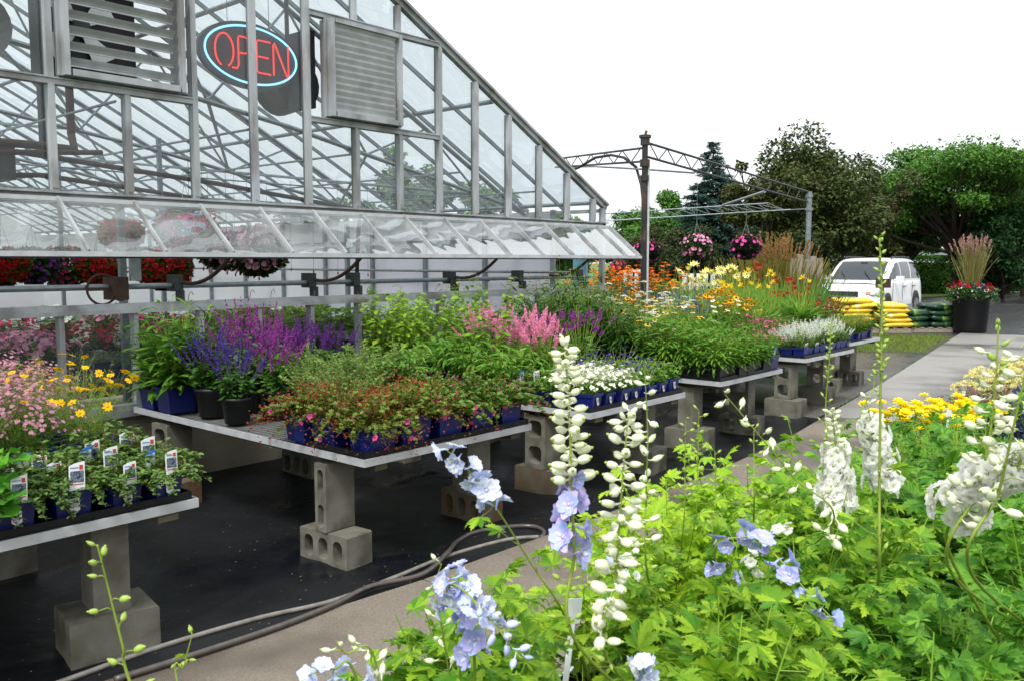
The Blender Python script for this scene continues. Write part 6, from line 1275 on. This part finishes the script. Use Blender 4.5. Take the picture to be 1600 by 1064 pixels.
def spike(root, pts, r, segs, label=None, tip=None):
    """pts world points base->tip; segs: (t0,t1,count,kind,size,pedicel,up)"""
    o0 = np.array(root.location); P = [np.array(p) - o0 for p in pts]
    L = smooth(P, 8); mb = MB().tube(L, np.linspace(r, r * .35, len(L)), 8)
    ped = MB(); K = {}
    ph = rng.uniform(0, 6.28)
    for (t0, t1, n, kind, size, pl_, up) in segs:
        ts = np.linspace(t0, t1, n) + rng.normal(0, .3 * (t1 - t0) / max(n, 1), n); Q, T = curve_at(P, np.clip(ts, 0, 1))
        az = ph + np.arange(n) * 2.4 + rng.normal(0, .25, n); A = np.cross(T, (0.1, 0.2, 1)); A /= np.linalg.norm(A, axis=1)[:, None]; Bv = np.cross(T, A)
        O = A * np.cos(az)[:, None] + Bv * np.sin(az)[:, None]; D = O + T * up + rng.normal(0, .12, (n, 3)); D /= np.linalg.norm(D, axis=1)[:, None]
        size = size * (BSC if kind in ('bud', 'bbud') else 1.15 if kind == 'gbud' else FSC if kind != 'leaf' else 1.1); sz = size * np.linspace(1.1, .75, n) * rng.uniform(.85, 1.12, n); pe = pl_ * np.linspace(1.15, .7, n) * rng.uniform(.6, 1.35, n)
        E = Q + D * pe[:, None]
        for i in range(n): ped.tube([Q[i], Q[i] + (D[i] * .6 + T[i] * .35) * pe[i] * .6, E[i]], [.0011, .0009, .0008], 5)
        K.setdefault(kind, []).append((E, D, sz))
        ph += n * 2.4
    off = mb.n; mb.F += [(f + off, m) for f, m in ped.F]; mb.V += ped.V; mb.n += ped.n; sp_ = mb.build('flower_spike', M['stem'], root, True)
    if label: sp_['label'] = label
    for kind, lst in K.items():
        E = np.concatenate([a for a, b, c in lst]); D = np.concatenate([b for a, b, c in lst]); S = np.concatenate([c for a, b, c in lst]); n = len(E); q = MB()
        if kind in ('bud', 'gbud', 'bbud'): single('bud', kind, frames(D, rng.uniform(-.3, .3, n)) * S[:, None, None], E, sp_)
        elif kind in ('lilac', 'blue', 'pale'):
            single('flower', kind, frames(D + rng.normal(0, .15, D.shape), rng.uniform(0, 6, n)) * S[:, None, None], E, sp_)
        elif kind == 'dbl':
            single('flower', kind, frames(D + rng.normal(0, .15, D.shape), rng.uniform(0, 6, n)) * S[:, None, None], E, sp_)
        elif kind == 'leaf':
            single('leaf', kind, frames(D, rng.normal(0, .4, n)) * S[:, None, None], E, sp_)
    return sp_
DEL = []
def delph(x, y, label, n=18, h=(.14, .48), spread=.28, lps=11, ls=.072, lm=None, pot=True):
    spec = dict(pot=('r', .1, .16, M['black']), n=n, br=.05, spread=spread, h=h, curve=1.3, droop=.12, sr=.003, sm=leafm('#8fae3a', '#6f9a2c', .2), lm=lm or LDM,
                leaves=[(L_DELPH_P, lps, ls, dict(l0=.35, l1=1.0, taper=.3, up=.25, jit=.35)), (L_DELPH_P, 2, ls * 1.3, dict(l0=.1, l1=.6, taper=.0, up=.5, jit=.4)), (L_DELPH_P, 3, ls * .62, dict(l0=.65, l1=1.0, taper=.2, up=.6, jit=.5))])
    r = plant('delphinium', 'delphinium', spec); r.location = (x, y, BENCHZ); r['label'] = label; r['group'] = 'delphiniums on the near bench'; DEL.append(r); return r
dA = delph(1.22, 1.17, 'delphinium at the near end of the bench beside the path, with a drooping blue spike', n=26, h=(.25, .53), spread=.28)
dB = delph(1.78, 1.27, 'delphinium with a bare stem leaning left that ends in pale blue white flowers', n=11, h=(.14, .4), spread=.2, lm=LDM)
dC = delph(1.72, .92, 'delphinium bearing the two tall spikes of white buds, one with lilac flowers', n=24, h=(.2, .54), lm=LDM)
dD = delph(2.22, 1.3, 'delphinium with three thin green budded stems beside the path', n=20, h=(.2, .54), lm=LDM3)
dE = delph(2.2, .88, 'bright green delphinium in the middle of the bed with an arching blue flowered stem', n=24, h=(.25, .62), lm=LDM)
dF = delph(2.72, 1.28, 'delphinium with a leaning stem of fat cream buds', n=22, h=(.25, .6), lm=LDM3)
dG = delph(2.68, .86, 'delphinium with a short white double spike and a tall very thin one', n=22, h=(.25, .64), lm=LDM)
dH = delph(3.15, 1.2, 'delphinium with a thin spike of tiny green buds behind the white double spike', n=20, h=(.2, .6), lm=LDM)
dI = delph(3.1, .76, 'delphinium with the loose white double spike around the tallest stem', n=22, h=(.25, .66), lm=LDM2)
dJ = delph(3.6, 1.2, 'delphinium at the far edge of the bed next to the fine leaved plants', n=18, h=(.2, .55), lm=LDM2)
dK = delph(3.55, .75, 'darker delphinium behind the big white flower head', n=22, h=(.25, .7), spread=.34, lm=LDM2)
dL = delph(1.42, .72, 'delphinium in the lower middle with a lilac flower low among its leaves', n=24, h=(.22, .58), lm=LDM)
dM = delph(1.98, .47, 'delphinium at the lower right with broad mid green leaves', n=22, h=(.2, .5), ls=.078, lm=LDM2)
dN = delph(2.45, .36, 'delphinium at the right edge carrying the big white double flower head', n=24, h=(.25, .66), spread=.34, lm=LDM2)
dO = delph(.62, .98, 'delphinium out of view below, whose thin bud spikes rise at the lower left', n=7, h=(.1, .3))
dP = delph(.9, 1.06, 'delphinium with blue flowers at the bottom edge of the picture', n=20, h=(.2, .48), spread=.26)
dQ = delph(1.62, .42, 'small delphinium at the bottom right corner', n=18, h=(.2, .52), lm=LDM2)
dR = delph(2.9, .4, 'delphinium with cream spurred buds on a tall spike at the right', n=20, h=(.25, .66), spread=.32, lm=LDM2)
b = lambda r, dz=.15: (r.location[0], r.location[1], BENCHZ + dz)
S = lambda *a: [DP(*q) for q in a]
spike(dC, [b(dC)] + S((905, 1010, 1.56), (897, 860, 1.55), (893, 740, 1.55), (888, 620, 1.56), (882, 533, 1.57)), .0038,
      [(.32, .44, 3, 'leaf', .05, .03, .5), (.52, .68, 9, 'gbud', .014, .02, .5), (.67, .79, 9, 'lilac', .040, .018, .3), (.78, .985, 42, 'bud', .025, .015, .2), (.985, 1, 4, 'bud', .016, .008, 1.2)], 'tall spike with lilac open flowers below white buds')
spike(dC, [b(dC)] + S((950, 1030, 1.5), (962, 900, 1.49), (972, 760, 1.48), (982, 640, 1.48)), .0036,
      [(.5, .62, 6, 'gbud', .015, .02, .3), (.62, .99, 50, 'bud', .026, .016, .15), (.97, 1, 4, 'bud', .016, .01, 1)], 'tall spike of plump white buds')
spike(dD, [b(dD)] + S((1012, 900, 1.95), (1010, 760, 1.93), (1012, 680, 1.92), (1008, 590, 1.9)), .0028, [(.3, .5, 5, 'leaf', .05, .03, .6), (.5, .8, 14, 'gbud', .014, .018, .5), (.68, 1, 20, 'bud', .023, .014, .4)])
spike(dD, [b(dD)] + S((1068, 820, 2.2), (1070, 720, 2.2), (1072, 655, 2.2)), .002, [(.45, .75, 4, 'leaf', .035, .02, .8), (.75, 1, 14, 'gbud', .013, .014, .6)])
spike(dD, [b(dD)] + S((1085, 820, 2.25), (1090, 720, 2.25), (1092, 642, 2.25)), .002, [(.55, .8, 4, 'leaf', .035, .02, .8), (.75, 1, 13, 'gbud', .015, .016, .6)])
spike(dF, [b(dF)] + S((1300, 820, 2.15), (1240, 745, 2.1), (1180, 672, 2.06), (1132, 615, 2.04)), .0028, [(.55, 1, 22, 'bud', .025, .022, .4), (.4, .6, 5, 'leaf', .04, .03, .6)], 'leaning stem of fat cream buds')
spike(dF, [b(dF)] + S((1118, 860, 2.3), (1118, 770, 2.3), (1117, 705, 2.3)), .0026, [(.45, .9, 7, 'leaf', .04, .02, .9), (.8, 1, 12, 'gbud', .014, .012, .8)])
spike(dF, [b(dF)] + S((1178, 800, 2.2), (1178, 720, 2.2), (1178, 672, 2.2)), .0026, [(.6, 1, 20, 'gbud', .015, .02, .5)])
spike(dG, [b(dG)] + S((1373, 900, 1.95), (1374, 760, 1.93), (1376, 600, 1.92), (1378, 470, 1.92), (1374, 372, 1.92)), .0042, [(.3, .66, 6, 'leaf', .045, .03, .9), (.55, .8, 10, 'gbud', .012, .03, .7), (.80, 1, 40, 'gbud', .012, .009, .9)], 'tallest thin green spike, rising in front of the white car')
spike(dH, [b(dH)] + S((1292, 720, 2.5), (1290, 640, 2.48), (1296, 560, 2.45), (1298, 508, 2.45)), .003, [(.5, .7, 4, 'leaf', .035, .02, .9), (.6, .9, 12, 'gbud', .013, .022, .7), (.88, 1, 24, 'gbud', .010, .007, .9)])
spike(dG, [b(dG)] + S((1305, 850, 2.3), (1306, 770, 2.3), (1306, 700, 2.3), (1300, 640, 2.3)), .0034, [(.70, .88, 60, 'dbl', .034, .034, .1), (.86, 1, 26, 'bud', .019, .016, .4)], 'short dense white double spike')
spike(dI, [b(dI)] + S((1395, 830, 2.45), (1380, 740, 2.42), (1362, 660, 2.4), (1352, 620, 2.4)), .0034, [(.74, .94, 60, 'dbl', .034, .036, .1), (.85, 1, 8, 'bud', .02, .014, .4)], 'loose white double spike')
spike(dI, [b(dI)] + S((1350, 700, 2.5), (1366, 600, 2.5), (1362, 575, 2.5)), .002, [(.6, 1, 18, 'gbud', .014, .016, .6)])
spike(dR, [b(dR)] + S((1490, 900, 1.6), (1530, 760, 1.5), (1552, 640, 1.48), (1560, 512, 1.48)), .0036, [(.80, .97, 42, 'bud', .021, .026, .35), (.95, 1, 6, 'gbud', .016, .012, .9)], 'tall spike of cream spurred buds')
spike(dR, [b(dR)] + S((1520, 900, 1.5), (1560, 770, 1.42), (1585, 660, 1.38), (1612, 540, 1.36)), .0036, [(.84, .99, 20, 'bud', .021, .028, .3)])
spike(dN, [b(dN)] + S((1490, 880, 1.75), (1500, 795, 1.6), (1535, 752, 1.52), (1600, 722, 1.45)), .004, [(.82, 1, 80, 'dbl', .034, .036, .1), (.97, 1.0, 4, 'bud', .02, .03, .5)], 'big white double flower head leaning to the right')
spike(dA, [b(dA)] + S((740, 1000, 1.45), (700, 930, 1.40), (715, 915, 1.36), (765, 965, 1.32), (815, 1030, 1.28)), .003, [(.55, .8, 13, 'blue', .034, .016, .3), (.72, .92, 14, 'pale', .028, .018, .2), (.88, 1, 10, 'bbud', .02, .014, .5)], 'drooping spike of blue flowers and buds')
spike(dA, [b(dA)] + S((712, 960, 1.5), (716, 915, 1.48), (718, 890, 1.47)), .002, [(.93, .99, 2, 'lilac', .032, .006, 1.0)])
spike(dA, [b(dA)] + S((690, 980, 1.5), (680, 920, 1.48), (690, 880, 1.47)), .002, [(.6, 1, 12, 'bud', .013, .02, .6)])
spike(dB, [b(dB)] + S((884, 965, 1.78), (830, 880, 1.72), (780, 800, 1.66), (738, 742, 1.62), (695, 700, 1.58)), .0028, [(.25, .8, 9, 'leaf', .05, .035, .6), (.84, 1, 10, 'pale', .034, .016, .3)], 'bare stem leaning left with pale blue white flowers at its tip')
spike(dE, [b(dE)] + S((1120, 880, 1.9), (1170, 838, 1.8), (1215, 870, 1.72), (1262, 925, 1.66), (1300, 965, 1.62)), .0026, [(.55, .82, 8, 'lilac', .028, .016, .3), (.76, 1, 11, 'blue', .034, .014, .3)], 'arching stem with blue flowers')
spike(dE, [b(dE)] + S((1175, 900, 2.0), (1200, 835, 1.95), (1240, 822, 1.93)), .0026, [(.7, 1, 14, 'dbl', .022, .014, .2)])
spike(dE, [b(dE)] + S((985, 900, 1.9), (992, 865, 1.88)), .0022, [(.85, 1, 7, 'dbl', .018, .01, .3)])
spike(dL, [b(dL)] + S((1010, 1060, 1.45), (1008, 1038, 1.42)), .0026, [(.85, 1, 6, 'pale', .03, .012, .4)])
spike(dP, [b(dP)] + S((560, 1075, 1.25), (520, 1045, 1.22), (488, 1052, 1.2)), .0026, [(.8, 1, 6, 'pale', .03, .012, .3)])
spike(dP, [b(dP)] + S((590, 1050, 1.3), (540, 1020, 1.26), (525, 1000, 1.25)), .0022, [(.75, 1, 8, 'bud', .015, .02, .5)])
spike(dO, [b(dO)] + S((215, 1100, 1.2), (192, 1010, 1.2), (172, 930, 1.2), (152, 850, 1.2)), .0028, [(.5, .97, 14, 'gbud', .017, .022, .45), (.97, 1, 2, 'gbud', .013, .01, 1)], 'thin spike of round greenish buds')
spike(dO, [b(dO)] + S((282, 1090, 1.25), (288, 1040, 1.25), (300, 992, 1.25)), .0018, [(.6, 1, 9, 'gbud', .012, .014, .7), (.6, .9, 3, 'leaf', .02, .01, .9)])
spike(dL, [b(dL)] + S((958, 900, 1.6), (963, 885, 1.6)), .0014, [(.97, 1, 1, 'bbud', .018, .003, 1)])
# white plant stakes with hooks between the leaves
for i, (px, py, d) in enumerate(((845, 940, 1.62), (1470, 640, 4.4), (1500, 610, 6.2), (1430, 640, 5.0))):
    p = DP(px, py, d); h = p[2] - BENCHZ - .05
    o = MB().box(-.006, .006, -.0012, .0012, 0, h).box(-.016, .016, -.0014, .0014, h, h + .05).build('plant_label', M['white']); o.location = (p[0], p[1], BENCHZ + .05 if False else BENCHZ); o.rotation_euler = (0, .12, ang + .4)
    tag(o, ['pale plant label showing beside the leaning stem above the path', 'white label standing in the fine green plants', 'white label leaning between the red tipped plants', 'white label among the golden headed plants'][i], 'plant label', 'white plant labels')

# ================================================================== CLEAN UP, LIGHT, WORLD
def kill(o):
    for c in KIDS.get(o.name, []): kill(c)
    bpy.data.objects.remove(o)
for k, r in PROTO.items():
    if k not in USED: kill(r)
w = bpy.data.worlds.new('World'); sc.world = w; w.use_nodes = True; n = w.node_tree.nodes; n.clear(); l = w.node_tree.links
SUN_EL, SUN_AZ = 56.0, 200.0     # azimuth of the sun direction in the ground plane (deg from +X, ccw)
sky = n.new('ShaderNodeTexSky'); sky.sky_type = 'NISHITA'; sky.sun_disc = False; sky.sun_elevation = R_(SUN_EL); sky.sun_rotation = R_(90 - SUN_AZ); sky.dust_density = 6; sky.air_density = 1.4; sky.ozone_density = 1
hs_ = n.new('ShaderNodeHueSaturation'); hs_.inputs['Saturation'].default_value = .16; l.new(sky.outputs[0], hs_.inputs['Color'])
bg = n.new('ShaderNodeBackground'); bg.inputs[1].default_value = .15; cl = n.new('ShaderNodeMix'); cl.data_type = 'RGBA'; cl.inputs[0].default_value = .65; cl.inputs[7].default_value = (7.6, 7.8, 8.1, 1); l.new(hs_.outputs[0], cl.inputs[6]); l.new(cl.outputs[2], bg.inputs[0]); ow = n.new('ShaderNodeOutputWorld'); l.new(bg.outputs[0], ow.inputs[0])
sl = bpy.data.lights.new('sun', 'SUN'); sl.energy = 2.2; sl.angle = R_(10); sl.color = (1, .97, .92); so = bpy.data.objects.new('sun', sl); COL.objects.link(so)
dv = Vector((math.cos(R_(SUN_AZ)) * math.cos(R_(SUN_EL)), math.sin(R_(SUN_AZ)) * math.cos(R_(SUN_EL)), math.sin(R_(SUN_EL)))); so.rotation_euler = dv.to_track_quat('Z', 'Y').to_euler()
sc.view_settings.view_transform = 'Standard'; sc.view_settings.look = 'None'; sc.view_settings.exposure = .5; sc.view_settings.gamma = 1
cy = sc.cycles; cy.use_denoising = True; cy.max_bounces = 10; cy.diffuse_bounces = 3; cy.glossy_bounces = 3; cy.transmission_bounces = 4; cy.transparent_max_bounces = 26
cy.caustics_reflective = False; cy.caustics_refractive = False; cy.sample_clamp_indirect = 6
try: cy.denoiser = 'OPENIMAGEDENOISE'
except Exception: pass
